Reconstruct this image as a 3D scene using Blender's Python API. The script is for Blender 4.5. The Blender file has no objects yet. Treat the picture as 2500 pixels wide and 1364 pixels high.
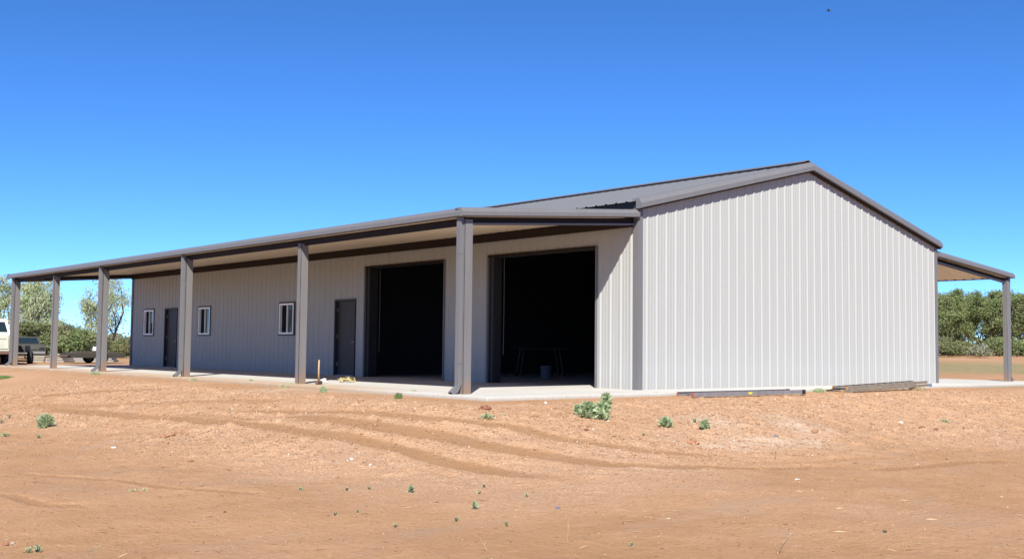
import bpy, bmesh, math, random
import numpy as np
from mathutils import Vector, Matrix, noise
random.seed(7); np.random.seed(7)
S = bpy.context.scene
COL = S.collection
# ------------------------------------------------------------------ camera
CF, PITCH, ROLL, YAW = 2681.42, .0627, .0109, .7057
CP = Vector((-16.976, -15.835, .8375))
fw = Vector((math.sin(YAW)*math.cos(PITCH), math.cos(YAW)*math.cos(PITCH), math.sin(PITCH)))
rt = Vector((math.cos(YAW), -math.sin(YAW), 0)); up = rt.cross(fw)
rt2 = rt*math.cos(ROLL) + up*math.sin(ROLL); up2 = up*math.cos(ROLL) - rt*math.sin(ROLL)
cam = bpy.data.cameras.new("camera"); camo = bpy.data.objects.new("camera", cam); COL.objects.link(camo)
M = Matrix((rt2, up2, -fw)).transposed().to_4x4(); M.translation = CP
camo.matrix_world = M
cam.sensor_width = 36; cam.lens = CF/2500*36; cam.clip_end = 6000; cam.clip_start = .1
S.camera = camo
# ------------------------------------------------------------------ light
SUND = Vector((1, 1.12, -1.38)).normalized()          # direction the light travels
sl = bpy.data.lights.new("sun", 'SUN'); sl.energy = 4.8; sl.angle = math.radians(.5); sl.color = (1, .965, .875)
so = bpy.data.objects.new("sun", sl); COL.objects.link(so)
so.rotation_euler = SUND.to_track_quat('-Z', 'Y').to_euler()
W = bpy.data.worlds.new("World"); S.world = W; W.use_nodes = True
wn = W.node_tree; bg = wn.nodes['Background']
sky = wn.nodes.new('ShaderNodeTexSky'); sky.sky_type = 'NISHITA'; sky.sun_disc = False
sky.sun_elevation = math.asin(-SUND.z); sky.sun_rotation = math.atan2(-SUND.x, -SUND.y)
sky.air_density = .45; sky.dust_density = 0; sky.ozone_density = 10; sky.altitude = 0
hs = wn.nodes.new('ShaderNodeHueSaturation'); hs.inputs['Saturation'].default_value = 1.08
wn.links.new(sky.outputs[0], hs.inputs['Color']); wn.links.new(hs.outputs[0], bg.inputs[0]); bg.inputs[1].default_value = .115
S.view_settings.view_transform = 'Standard'; S.view_settings.look = 'None'
S.view_settings.exposure = .95; S.view_settings.gamma = 1
S.render.engine = 'CYCLES'

# ------------------------------------------------------------------ helpers
def tag(o, label=None, cat=None, group=None, kind=None):
    if label: o['label'] = label
    if cat: o['category'] = cat
    if group: o['group'] = group
    if kind: o['kind'] = kind
    return o
def empty(name, loc=(0, 0, 0), rz=0, **k):
    o = bpy.data.objects.new(name, None); COL.objects.link(o); o.location = loc; o.rotation_euler = (0, 0, rz)
    o.empty_display_size = .3
    return tag(o, **k)
class MB:
    def __init__(s): s.v = []; s.f = []
    def poly(s, pts):
        n = len(s.v); s.v += [tuple(p) for p in pts]; s.f.append(tuple(range(n, n+len(pts))))
    def box(s, a, b, T=None):
        x0, y0, z0 = a; x1, y1, z1 = b
        c = [Vector(p) for p in ((x0,y0,z0),(x1,y0,z0),(x1,y1,z0),(x0,y1,z0),(x0,y0,z1),(x1,y0,z1),(x1,y1,z1),(x0,y1,z1))]
        if T is not None: c = [T @ p for p in c]
        n = len(s.v); s.v += [tuple(p) for p in c]
        for f in ((0,3,2,1),(4,5,6,7),(0,1,5,4),(1,2,6,5),(2,3,7,6),(3,0,4,7)): s.f.append(tuple(n+i for i in f))
        return s
    def sweep(s, prof, path, closed=True, caps=True):
        """prof: list of (a,b); path: list of (origin, A, B)"""
        n = len(s.v); k = len(prof)
        for O, A, B in path:
            for a, b in prof: s.v.append(tuple(Vector(O)+Vector(A)*a+Vector(B)*b))
        for i in range(len(path)-1):
            for j in range(k if closed else k-1):
                q = (j+1) % k
                s.f.append((n+i*k+j, n+i*k+q, n+(i+1)*k+q, n+(i+1)*k+j))
        if caps and closed:
            s.f.append(tuple(n+j for j in reversed(range(k)))); s.f.append(tuple(n+(len(path)-1)*k+j for j in range(k)))
        return s
    def tube(s, pts, r, n=8, r2=None):
        pts = [Vector(p) for p in pts]; path = []
        for i, p in enumerate(pts):
            d = (pts[min(i+1, len(pts)-1)]-pts[max(i-1, 0)]).normalized()
            a = d.cross(Vector((0, 0, 1)) if abs(d.z) < .9 else Vector((1, 0, 0))).normalized(); b = d.cross(a)
            t = i/max(1, len(pts)-1); rr = r if r2 is None else r+(r2-r)*t
            path.append((p, a*rr, b*rr))
        return s.sweep([(math.cos(2*math.pi*k/n), math.sin(2*math.pi*k/n)) for k in range(n)], path)
    def build(s, name, mat, parent=None, smooth=False, bevel=0, loc=None):
        me = bpy.data.meshes.new(name); me.from_pydata(s.v, [], s.f)
        bm = bmesh.new(); bm.from_mesh(me)
        if bevel:
            bmesh.ops.recalc_face_normals(bm, faces=bm.faces)
            es = [e for e in bm.edges if len(e.link_faces) == 2 and e.calc_face_angle(0) > .5]
            bmesh.ops.bevel(bm, geom=es, offset=bevel, segments=2, affect='EDGES', profile=.5)
        bm.to_mesh(me); bm.free()
        if smooth:
            me.polygons.foreach_set('use_smooth', [True]*len(me.polygons))
        me.materials.append(mat)
        o = bpy.data.objects.new(name, me); COL.objects.link(o); o.parent = parent
        if loc is not None: o.location = loc
        return o
def lin(c):
    return tuple(((x/255)/12.92 if x/255 <= .04045 else ((x/255+.055)/1.055)**2.4) for x in c)

# ------------------------------------------------------------------ materials
def newmat(name):
    m = bpy.data.materials.new(name); m.use_nodes = True
    nt = m.node_tree; b = nt.nodes['Principled BSDF']; return m, nt, b
def N(nt, t, **k):
    n = nt.nodes.new(t)
    for a, v in k.items():
        if a in n.inputs: n.inputs[a].default_value = v
        else: setattr(n, a, v)
    return n
def mixc(nt, fac, a, b, mode='MIX'):
    m = nt.nodes.new('ShaderNodeMix'); m.data_type = 'RGBA'; m.blend_type = mode
    for s, v in ((m.inputs[0], fac), (m.inputs[6], a), (m.inputs[7], b)):
        if hasattr(v, 'links') or isinstance(v, bpy.types.NodeSocket): nt.links.new(v, s)
        elif isinstance(v, (int, float)): s.default_value = v
        else: s.default_value = (*v, 1) if len(v) == 3 else v
    return m.outputs[2]
def ramp(nt, src, p0, p1, c0=(0, 0, 0), c1=(1, 1, 1)):
    r = nt.nodes.new('ShaderNodeValToRGB'); r.color_ramp.elements[0].position = p0; r.color_ramp.elements[1].position = p1
    r.color_ramp.elements[0].color = (*c0, 1); r.color_ramp.elements[1].color = (*c1, 1)
    nt.links.new(src, r.inputs[0]); return r.outputs[0]
def nz(nt, scale, detail=4, rough=.55, vec=None, dist=0):
    n = N(nt, 'ShaderNodeTexNoise'); n.inputs['Scale'].default_value = scale; n.inputs['Detail'].default_value = detail
    n.inputs['Roughness'].default_value = rough; n.inputs['Distortion'].default_value = dist
    if vec is not None: nt.links.new(vec, n.inputs['Vector'])
    return n.outputs[0]
def objco(nt, scale=None):
    g = nt.nodes.new('ShaderNodeNewGeometry'); v = g.outputs['Position']
    if scale:
        m = nt.nodes.new('ShaderNodeMapping'); m.inputs['Scale'].default_value = scale
        nt.links.new(v, m.inputs['Vector']); v = m.outputs[0]
    return v
def bump(nt, b, src, strength, dist):
    n = nt.nodes.new('ShaderNodeBump'); n.inputs['Strength'].default_value = strength; n.inputs['Distance'].default_value = dist
    nt.links.new(src, n.inputs['Height']); nt.links.new(n.outputs[0], b.inputs['Normal'])
def metal(name, c, rough=.45, back=None, dirt=0, spec=.3, streak=.06, wav=.5):
    c = tuple(x*.74 for x in c); back = back and tuple(x*.74 for x in back)
    m, nt, b = newmat(name)
    v = objco(nt, (6, 6, .35)); n1 = nz(nt, 1.2, 5, .6, v)
    col = mixc(nt, ramp(nt, n1, .3, .7), tuple(x*(1-streak) for x in c), tuple(min(1, x*(1+streak)) for x in c))
    if dirt:
        g = nt.nodes.new('ShaderNodeSeparateXYZ'); nt.links.new(objco(nt), g.inputs[0])
        n2 = nz(nt, 3.5, 5, .65, objco(nt))
        a = N(nt, 'ShaderNodeMath', operation='MULTIPLY_ADD'); nt.links.new(n2, a.inputs[0]); a.inputs[1].default_value = .5
        nt.links.new(g.outputs[2], a.inputs[2])
        r = ramp(nt, a.outputs[0], .22, .62, (dirt,)*3, (0,)*3)
        col = mixc(nt, r, col, (.25, .14, .08))
    if back is not None:
        g = nt.nodes.new('ShaderNodeNewGeometry'); col = mixc(nt, g.outputs['Backfacing'], col, back)
    nt.links.new(col, b.inputs['Base Color'])
    b.inputs['Roughness'].default_value = rough; b.inputs['Specular IOR Level'].default_value = spec
    bump(nt, b, nz(nt, 1.6, 3, .5, objco(nt, (1, 1, .5))), wav, .01)
    return m
WALLC = (.452, .452, .442)
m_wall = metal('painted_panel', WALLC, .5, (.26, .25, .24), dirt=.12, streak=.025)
DARK = (.182, .176, .184)
m_roof = metal('roof_panel', (.175, .178, .19), .42, (.16, .15, .14), streak=.05)
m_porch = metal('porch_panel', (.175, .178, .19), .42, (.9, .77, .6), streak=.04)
m_trim = metal('charcoal_trim', DARK, .4, streak=.05, wav=.35)
m_post = metal('post_paint', (.198, .188, .19), .5, dirt=.7, streak=.08, wav=.6)
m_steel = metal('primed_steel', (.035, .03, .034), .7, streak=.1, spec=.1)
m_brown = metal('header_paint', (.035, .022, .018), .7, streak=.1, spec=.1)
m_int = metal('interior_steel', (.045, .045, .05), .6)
m_int2 = metal('dull_chain', (.16, .16, .16), .5)
m_door = metal('door_paint', (.055, .05, .05), .5, streak=.04)
m_white = metal('white_vinyl', (1.2, 1.2, 1.19), .4, streak=.02, wav=.1)
m_chrome = metal('brushed_metal', (.6, .6, .6), .3, streak=.02); m_chrome.node_tree.nodes['Principled BSDF'].inputs['Metallic'].default_value = .9
m_alu = metal('aluminium', (.36, .34, .34), .45, streak=.15); m_alu.node_tree.nodes['Principled BSDF'].inputs['Metallic'].default_value = .5
m_fib = metal('tan_fibreglass', (.25, .2, .145), .55, streak=.25)
m_orange = metal('orange_plastic', (.5, .27, .08), .5, streak=.2)
m_red = metal('red_plastic', (.42, .12, .08), .5)
m_yellow = metal('yellow_plastic', (.8, .68, .05), .5)
m_rubber = metal('black_rubber', (.025, .025, .027), .8, streak=.3)
m_blue = metal('blue_plastic', (.12, .22, .42), .5)
def glassm():
    m, nt, b = newmat('window_glass')
    b.inputs['Base Color'].default_value = (.012, .02, .02, 1); b.inputs['Roughness'].default_value = .03
    b.inputs['Specular IOR Level'].default_value = .9
    bump(nt, b, nz(nt, .8, 2), .06, .05); return m
m_glass = glassm()
def screenm():
    m, nt, b = newmat('insect_screen'); b.inputs['Base Color'].default_value = (.012, .012, .014, 1); b.inputs['Roughness'].default_value = .9
    b.inputs['Specular IOR Level'].default_value = .1
    return m
m_screen = screenm()
def concrete():
    m, nt, b = newmat('concrete')
    v = objco(nt); n1 = nz(nt, .9, 6, .6, v); n2 = nz(nt, 14, 4, .6, v)
    c = mixc(nt, ramp(nt, n1, .3, .7), (.42, .41, .385), (.49, .48, .455))
    c = mixc(nt, ramp(nt, n2, .35, .75), c, mixc(nt, .5, c, (.35, .29, .22)))
    # red dust tracked along the porch edge
    g = nt.nodes.new('ShaderNodeSeparateXYZ'); nt.links.new(v, g.inputs[0])
    a = N(nt, 'ShaderNodeMapRange'); nt.links.new(g.outputs[0], a.inputs[0]); a.inputs[1].default_value = -4.75; a.inputs[2].default_value = -3.6
    a.inputs[3].default_value = 1; a.inputs[4].default_value = 0
    b2 = N(nt, 'ShaderNodeMapRange'); nt.links.new(g.outputs[1], b2.inputs[0]); b2.inputs[1].default_value = 1; b2.inputs[2].default_value = 4
    mu = N(nt, 'ShaderNodeMath', operation='MULTIPLY'); nt.links.new(a.outputs[0], mu.inputs[0]); nt.links.new(b2.outputs[0], mu.inputs[1])
    n3 = nz(nt, 2.2, 5, .6, v); mu2 = N(nt, 'ShaderNodeMath', operation='MULTIPLY'); nt.links.new(mu.outputs[0], mu2.inputs[0]); nt.links.new(ramp(nt, n3, .15, .5), mu2.inputs[1])
    c = mixc(nt, mu2.outputs[0], c, (.38, .27, .18))
    # dirt splashed on the slab's side and lower edge
    lo = N(nt, 'ShaderNodeMapRange'); nt.links.new(g.outputs[2], lo.inputs[0]); lo.inputs[1].default_value = -.03; lo.inputs[2].default_value = -.1
    c = mixc(nt, lo.outputs[0], c, (.24, .19, .13))
    nt.links.new(c, b.inputs['Base Color']); b.inputs['Roughness'].default_value = .85
    bump(nt, b, n2, .3, .004); return m
m_conc = concrete()
def groundm():
    m, nt, b = newmat('red_dirt')
    v = objco(nt)
    at = nt.nodes.new('ShaderNodeAttribute'); at.attribute_name = 'zone'
    sep = nt.nodes.new('ShaderNodeSeparateColor'); nt.links.new(at.outputs['Color'], sep.inputs[0])
    trk, grv, wht = sep.outputs[0], sep.outputs[1], sep.outputs[2]
    n1 = nz(nt, .35, 6, .6, v); n2 = nz(nt, 2.6, 6, .65, v); n3 = nz(nt, 13, 5, .7, v); n4 = nz(nt, 32, 4, .75, v)
    c = mixc(nt, ramp(nt, n1, .3, .7), (.315, .172, .082), (.375, .21, .113))
    c = mixc(nt, ramp(nt, n2, .38, .72), c, (.395, .228, .125))
    c = mixc(nt, ramp(nt, n3, .56, .74), c, mixc(nt, .38, c, (.17, .08, .035)))
    # dull greyish and darker damp patches of the yard
    n5 = nz(nt, .8, 5, .6, objco(nt, (1, 1.6, 1))); c = mixc(nt, ramp(nt, n5, .52, .72, (0,)*3, (.75,)*3), c, (.34, .22, .145))
    n6 = nz(nt, .22, 4, .55, v, .6); c = mixc(nt, ramp(nt, n6, .55, .75, (0,)*3, (.5,)*3), c, (.28, .15, .07))
    # small dark crumbs
    vd = nt.nodes.new('ShaderNodeTexVoronoi'); vd.inputs['Scale'].default_value = 7; nt.links.new(v, vd.inputs['Vector'])
    q1 = N(nt, 'ShaderNodeMath', operation='LESS_THAN'); nt.links.new(vd.outputs['Distance'], q1.inputs[0]); q1.inputs[1].default_value = .11
    q2 = nt.nodes.new('ShaderNodeSeparateColor'); nt.links.new(vd.outputs['Color'], q2.inputs[0])
    q3 = N(nt, 'ShaderNodeMath', operation='GREATER_THAN'); nt.links.new(q2.outputs[0], q3.inputs[0]); q3.inputs[1].default_value = .7
    q4 = N(nt, 'ShaderNodeMath', operation='MULTIPLY'); nt.links.new(q1.outputs[0], q4.inputs[0]); nt.links.new(q3.outputs[0], q4.inputs[1])
    c = mixc(nt, q4.outputs[0], c, (.15, .075, .04))
    # pinkish pale gravel dust away from the tracks
    gm = N(nt, 'ShaderNodeMath', operation='MULTIPLY'); nt.links.new(ramp(nt, n4, .46, .56), gm.inputs[0]); nt.links.new(grv, gm.inputs[1])
    gm.use_clamp = True
    c = mixc(nt, gm.outputs[0], c, (.47, .305, .205))
    ta_ = N(nt, 'ShaderNodeMath', operation='MULTIPLY_ADD'); nt.links.new(ramp(nt, n3, .3, .7), ta_.inputs[0]); ta_.inputs[1].default_value = .45; nt.links.new(trk, ta_.inputs[2])
    c = mixc(nt, ramp(nt, ta_.outputs[0], .62, .98), c, mixc(nt, ramp(nt, n2, .25, .6, (.25,)*3, (.58,)*3), c, (.235, .13, .065)))
    # small white stone specks
    vo = nt.nodes.new('ShaderNodeTexVoronoi'); vo.inputs['Scale'].default_value = 16; nt.links.new(v, vo.inputs['Vector'])
    vs = nt.nodes.new('ShaderNodeSeparateColor'); nt.links.new(vo.outputs['Color'], vs.inputs[0])
    sp = N(nt, 'ShaderNodeMath', operation='LESS_THAN'); nt.links.new(vo.outputs['Distance'], sp.inputs[0]); sp.inputs[1].default_value = .16
    pk = N(nt, 'ShaderNodeMath', operation='GREATER_THAN'); nt.links.new(vs.outputs[0], pk.inputs[0]); pk.inputs[1].default_value = .72
    mm = N(nt, 'ShaderNodeMath', operation='MULTIPLY'); nt.links.new(sp.outputs[0], mm.inputs[0]); nt.links.new(pk.outputs[0], mm.inputs[1])
    c = mixc(nt, mm.outputs[0], c, mixc(nt, ramp(nt, vs.outputs[1], .3, .9), (.2, .11, .06), (.55, .47, .38)))
    wm = N(nt, 'ShaderNodeMath', operation='MULTIPLY'); nt.links.new(wht, wm.inputs[0]); nt.links.new(ramp(nt, n3, .35, .6), wm.inputs[1])
    c = mixc(nt, wm.outputs[0], c, (.47, .37, .29))
    # thin grass patches far away
    ga = nt.nodes.new('ShaderNodeAttribute'); ga.attribute_name = 'grassy'
    gq = N(nt, 'ShaderNodeMath', operation='MULTIPLY'); nt.links.new(ga.outputs['Fac'], gq.inputs[0]); nt.links.new(ramp(nt, n2, .3, .6), gq.inputs[1])
    c = mixc(nt, gq.outputs[0], c, mixc(nt, ramp(nt, n3, .4, .6), (.14, .15, .07), (.23, .22, .12)))
    nt.links.new(c, b.inputs['Base Color']); b.inputs['Roughness'].default_value = .95; b.inputs['Specular IOR Level'].default_value = .15
    ad = N(nt, 'ShaderNodeMath', operation='ADD'); nt.links.new(n3, ad.inputs[0])
    q = N(nt, 'ShaderNodeMath', operation='MULTIPLY'); nt.links.new(n4, q.inputs[0]); q.inputs[1].default_value = .45; nt.links.new(q.outputs[0], ad.inputs[1])
    bump(nt, b, ad.outputs[0], .9, .035); return m
m_ground = groundm()
def foliage(name, c0, c1, c2, tr=.25):
    c0, c1, c2 = [tuple(x*.85 for x in c) for c in (c0, c1, c2)]
    m, nt, b = newmat(name)
    at = nt.nodes.new('ShaderNodeAttribute'); at.attribute_name = 'tone'
    c = mixc(nt, at.outputs['Fac'], c0, c1); c = mixc(nt, ramp(nt, nz(nt, 1.1, 3, .6, objco(nt)), .45, .7), c, c2)
    nt.links.new(c, b.inputs['Base Color']); b.inputs['Roughness'].default_value = .7
    b.inputs['Specular IOR Level'].default_value = .2
    t = nt.nodes.new('ShaderNodeBsdfTranslucent'); nt.links.new(c, t.inputs[0])
    ms = nt.nodes.new('ShaderNodeMixShader'); ms.inputs[0].default_value = tr
    nt.links.new(b.outputs[0], ms.inputs[1]); nt.links.new(t.outputs[0], ms.inputs[2])
    nt.links.new(ms.outputs[0], nt.nodes['Material Output'].inputs[0]); return m
m_leafA = foliage('mesquite_leaves', (.19, .25, .1), (.35, .42, .18), (.32, .33, .17), .42)
m_leafB = foliage('pale_leaves', (.42, .48, .3), (.66, .7, .48), (.5, .58, .3), .5)
m_leafC = foliage('shrub_leaves', (.14, .175, .07), (.28, .3, .14), (.28, .26, .14), .35)
m_leafD = foliage('sage_leaves', (.22, .24, .16), (.38, .38, .27), (.34, .3, .18), .3)
m_weed = foliage('weed_leaves', (.33, .42, .23), (.58, .66, .42), (.44, .54, .3), .38)
m_grassy = foliage('green_grass', (.1, .2, .05), (.2, .32, .1), (.2, .26, .1))
m_litter = foliage('straw_litter', (.12, .07, .04), (.62, .48, .32), (.3, .18, .1), .1)
m_straw = foliage('dry_straw', (.5, .38, .2), (.62, .5, .3), (.5, .4, .24))
def simple(name, c, rough=.8, var=.25, sc=8):
    m, nt, b = newmat(name)
    c = tuple(x*.74 for x in c)
    n = nz(nt, sc, 5, .65, objco(nt))
    nt.links.new(mixc(nt, ramp(nt, n, .3, .7), tuple(x*(1-var) for x in c), tuple(min(1, x*(1+var)) for x in c)), b.inputs['Base Color'])
    b.inputs['Roughness'].default_value = rough; bump(nt, b, n, .5, .01); return m
m_bark = simple('bark', (.09, .07, .055)); m_stone = simple('pale_stone', (.5, .38, .29), .9, .3, 5); m_rock = simple('red_rock', (.3, .12, .07))
m_clod = simple('clod_dirt', (.42, .22, .12)); m_wood = simple('weathered_timber', (.34, .3, .25)); m_handle = simple('ash_handle', (.5, .33, .17), .5, .15)
m_iron = simple('rusty_iron', (.14, .08, .06)); m_cream = simple('cream_paint', (.6, .61, .5), .4, .12, 3); m_tw = simple('white_paint', (.78, .78, .76), .35, .04)
m_drab = simple('drab_paint', (.045, .042, .033), .7, .2, 3); m_bird = simple('dark_feathers', (.03, .03, .035)); m_crumb = simple('soil_crumb', (.42, .235, .125), .95, .2, 3); m_yel = simple('yellow_husk', (.62, .52, .24), .8, .3, 20)
m_pail = simple('pail_plastic', (.2, .2, .27), .5, .05); m_paper = simple('paper', (.75, .75, .72), .8, .1); m_grey = simple('grey_stack', (.33, .31, .29), .9, .3, 2)

# ------------------------------------------------------------------ terrain
def sm(a, b, x):
    t = np.clip((x-a)/(b-a), 0, 1); return t*t*(3-2*t)
def hbase(x, y):
    dx = np.maximum(0, -5.45-x); dy = np.maximum(0, -1.2-y); ds = np.sqrt(dx*dx+dy*dy)
    z = -.055-.69*sm(-.6, 6.0, ds)
    r = np.sqrt((x-CP.x)**2+(y-CP.y)**2); ang = np.arctan2(x-CP.x, y-CP.y)
    z = z-.04*sm(11, 13, x)*sm(6, 0, ds)
    z = z+(.75*sm(.9, 1.08, ang)+.06)*sm(42, 90, r)
    # gentle unevenness of the yard
    und = .035*np.sin(x*.9+y*.35+1)*np.cos(y*.7-x*.3)+.03*np.sin(x*.37-y*.53)+.015*np.sin(2.1*x+1.3*y)*np.sin(1.7*y-.8*x)
    return z+und*sm(.3, 3, ds)*sm(60, 20, r)
def pixray(px, py):
    return (fw+rt2*((px-1250)/CF)-up2*((py-682)/CF)).normalized()
def hit(px, py, h=None):
    """where the line of sight meets the yard, so that a thing can be stood on it"""
    d = pixray(px, py); t = 3.0
    while t < 300:
        p = CP+d*t
        if p.z < float((h or hbase)(np.float64(p.x), np.float64(p.y))): break
        t += .02 if t < 40 else .2
    return p
TRK = [ # tyre tracks as seen: polylines, half width m, depth m, strength
 ([(640,1011),(814,1021),(938,1043),(1028,1055),(1106,1070),(1184,1086),(1280,1102),(1368,1115),(1475,1132),(1621,1139),(1817,1142),(1963,1141),(2182,1141)], .22, .035, 1.),
 ([(92,988),(306,1014),(408,1019),(640,1036),(764,1055),(889,1074),(982,1095),(1075,1123),(1168,1142),(1274,1158),(1400,1170),(1600,1176)], .22, .04, 1.),
 ([(500,1003),(700,1003),(858,1004),(1028,1018),(1168,1030),(1280,1046),(1368,1071),(1441,1080),(1592,1102),(1719,1110),(1865,1115)], .2, .03, .8),
 ([(0,975),(102,965),(272,953),(420,948)], .3, .03, .8),
 ([(0,1010),(92,988),(190,992),(340,985),(560,978),(800,975)], .25, .02, .6),
 ([(0,1152),(116,1160),(306,1172),(408,1189),(612,1203),(700,1206)], .09, .03, .9),
 ([(0,1203),(102,1230),(160,1233),(235,1232)], .1, .035, 1.),
 ([(1840,1127),(1855,1124),(1963,1128),(2085,1119),(2200,1112)], .12, .02, .5),
 ([(2100,1150),(2182,1143),(2350,1128),(2500,1122)], .2, .03, .8),
 ([(1700,1225),(1900,1210),(2150,1216),(2400,1205)], .3, .015, .4),
 ([(400,1010),(640,1024),(760,1026),(900,1033)], .12, .02, .6),
]
TW = []
for pts, w, dep, st in TRK:
    P = [hit(*q) for q in pts]; TW.append((np.array([(p.x, p.y) for p in P]), w, dep, st))
# rectangular grid, fine in front of the camera and in one piece with the far land
def axis(lo, hi, st, far, g=1.16):
    a = list(np.arange(lo, hi, st)); s = st; x = a[-1]
    while x < far: s *= g; x += s; a.append(x)
    s = st; x = a[0]; b = []
    while x > -far: s *= g; x -= s; b.append(x)
    return np.array(b[::-1]+a)
U = axis(6.5, 27, .055, 3500); V = axis(-13, 13, .055, 3500)
uu, vv = np.meshgrid(U, V, indexing='ij')
hx, hy = math.sin(YAW), math.cos(YAW)
X = CP.x+uu*hx+vv*hy; Y = CP.y+uu*hy-vv*hx
Z = hbase(X, Y)
rng = np.random.RandomState(3)
def vnoise(x, y, s, seed):
    x = x/s; y = y/s; xi = np.floor(x).astype(np.int64); yi = np.floor(y).astype(np.int64); xf = x-xi; yf = y-yi
    def h(a, b):
        n = (a*374761393+b*668265263+seed*974711) & 0x7fffffff; n = ((n ^ (n >> 13))*1274126177) & 0x7fffffff
        return ((n ^ (n >> 16)) & 0xffff)/65535.-.5
    sx = xf*xf*(3-2*xf); sy = yf*yf*(3-2*yf)
    return (h(xi, yi)*(1-sx)+h(xi+1, yi)*sx)*(1-sy)+(h(xi, yi+1)*(1-sx)+h(xi+1, yi+1)*sx)*sy
def slabds(x, y):
    dx = np.maximum(0, -5.45-x); dy = np.maximum(0, -1.2-y); return np.sqrt(dx*dx+dy*dy)
near = (uu > 4) & (uu < 60) & (np.abs(vv) < 40)
ds = slabds(X, Y)
trk = np.zeros_like(X); dz = np.zeros_like(X)
for P, w, dep, st in TW:
    best = np.full(X.shape, 1e9); along = np.zeros_like(X); acc = 0; tot = sum(np.hypot(*(P[i+1]-P[i])) for i in range(len(P)-1))
    for i in range(len(P)-1):
        a, b2 = P[i], P[i+1]; L = np.hypot(*(b2-a)); t = np.clip(((X-a[0])*(b2-a)[0]+(Y-a[1])*(b2-a)[1])/L**2, 0, 1)
        D = np.hypot(X-a[0]-t*(b2-a)[0], Y-a[1]-t*(b2-a)[1]); k = D < best
        best = np.where(k, D, best); along = np.where(k, acc+t*L, along); acc += L
    wob = 1+.5*vnoise(X, Y, .8, 5)
    e = sm(0, .12*tot, along)*sm(tot, .86*tot, along)
    f = np.exp(-(best/(w*wob))**4)*e
    trk = np.maximum(trk, f*st)
    dz -= .5*f*dep*(1+.35*np.sin(along*2*np.pi/.16)); dz += .16*dep*np.exp(-((best-w*1.55)/(w*.35))**2)*e*(1+.8*vnoise(X, Y, .25, 8))
rough = .004*vnoise(X, Y, .5, 1)+.006*vnoise(X, Y, .21, 2)+.009*vnoise(X, Y, .11, 3)
berm = sm(.1, .8, ds)*sm(7.5, 3.5, ds)
cl = np.maximum(0, vnoise(X, Y, .34, 11)-.22)*.12+np.maximum(0, vnoise(X, Y, .17, 12)-.2)*.12
Z += np.where(near, dz+rough*(.6+1.3*berm)*(1-.6*trk)*sm(.0, .5, ds)+cl*(.25+berm)*(1-trk)*sm(.2, .8, ds), 0)
grav = np.clip(.15+.75*berm+.7*vnoise(X, Y, 2.3, 6)+.5*vnoise(X, Y, .9, 7), 0, 1)
c0 = hit(1050, 1120); grav = np.clip(grav+.55*np.exp(-((X-c0.x)**2+(Y-c0.y)**2)/10), 0, 1)*(1-trk)
wht = np.zeros_like(X)
for px, py, a, b2 in ((1740,1026,.5,.3),(1935,1034,.55,.45),(1960,1048,.35,.25),(1900,1079,.9,.14),(1985,1079,.5,.12),(1830,1083,.6,.1),(1750,1090,.7,.09),(720,950,1.3,.3),(850,955,1.2,.25),(930,958,.8,.25)):
    p = hit(px, py); ux = (X-p.x)*hy-(Y-p.y)*hx; uy = (X-p.x)*hx+(Y-p.y)*hy
    wht = np.maximum(wht, np.exp(-((ux/a)**2+(uy/(b2*2.2))**2)))
wht *= .9
grassy = np.zeros_like(X)
angm = np.arctan2(X-CP.x, Y-CP.y); rm = np.hypot(X-CP.x, Y-CP.y)
grassy = np.maximum(grassy, 1.*sm(.98, 1.02, angm)*sm(50, 54, rm)*sm(70, 64, rm))
grassy = np.maximum(grassy, .5*sm(88, 100, rm)+.25*sm(45, 70, rm)*(angm < .8))
me = bpy.data.meshes.new('ground'); nu, nv = X.shape
me.vertices.add(nu*nv); me.vertices.foreach_set('co', np.stack([X, Y, Z], -1).astype(np.float32).ravel())
i = np.arange(nu-1)[:, None]*nv+np.arange(nv-1)[None, :]; q = np.stack([i, i+nv, i+nv+1, i+1], -1).reshape(-1, 4)
q = q[:, ::-1]
me.loops.add(q.size); me.loops.foreach_set('vertex_index', q.astype(np.int32).ravel()); me.polygons.add(len(q))
me.polygons.foreach_set('loop_start', np.arange(0, q.size, 4, dtype=np.int32)); me.update(calc_edges=True)
me.polygons.foreach_set('use_smooth', np.ones(len(q), bool))
ca = me.color_attributes.new('zone', 'FLOAT_COLOR', 'POINT'); ca.data.foreach_set('color', np.stack([trk, grav, wht, np.ones_like(X)], -1).astype(np.float32).ravel())
ga = me.attributes.new('grassy', 'FLOAT', 'POINT'); ga.data.foreach_set('value', grassy.astype(np.float32).ravel())
me.materials.append(m_ground)
ground = bpy.data.objects.new('ground', me); COL.objects.link(ground); ground['kind'] = 'structure'
# surface height of the finished ground, for standing things on it
def gz(x, y):
    u = (x-CP.x)*hx+(y-CP.y)*hy; v = (x-CP.x)*hy-(y-CP.y)*hx
    i = int(np.clip(np.searchsorted(U, u)-1, 0, nu-2)); j = int(np.clip(np.searchsorted(V, v)-1, 0, nv-2))
    a = (u-U[i])/(U[i+1]-U[i]); b2 = (v-V[j])/(V[j+1]-V[j])
    return float((Z[i, j]*(1-a)+Z[i+1, j]*a)*(1-b2)+(Z[i, j+1]*(1-a)+Z[i+1, j+1]*a)*b2)
def spot(px, py):
    p = hit(px, py); return Vector((p.x, p.y, gz(p.x, p.y)))

# ------------------------------------------------------------------ slab
WX, LY, PX, RPX = 12.25, 27.5, -4.64, 16.78
m = MB()
m.box((-5.0, -1.15, -.45), (RPX+.75, 28.2, 0)).build('concrete_slab', m_conc, bevel=.012)['kind'] = 'structure'

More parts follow.
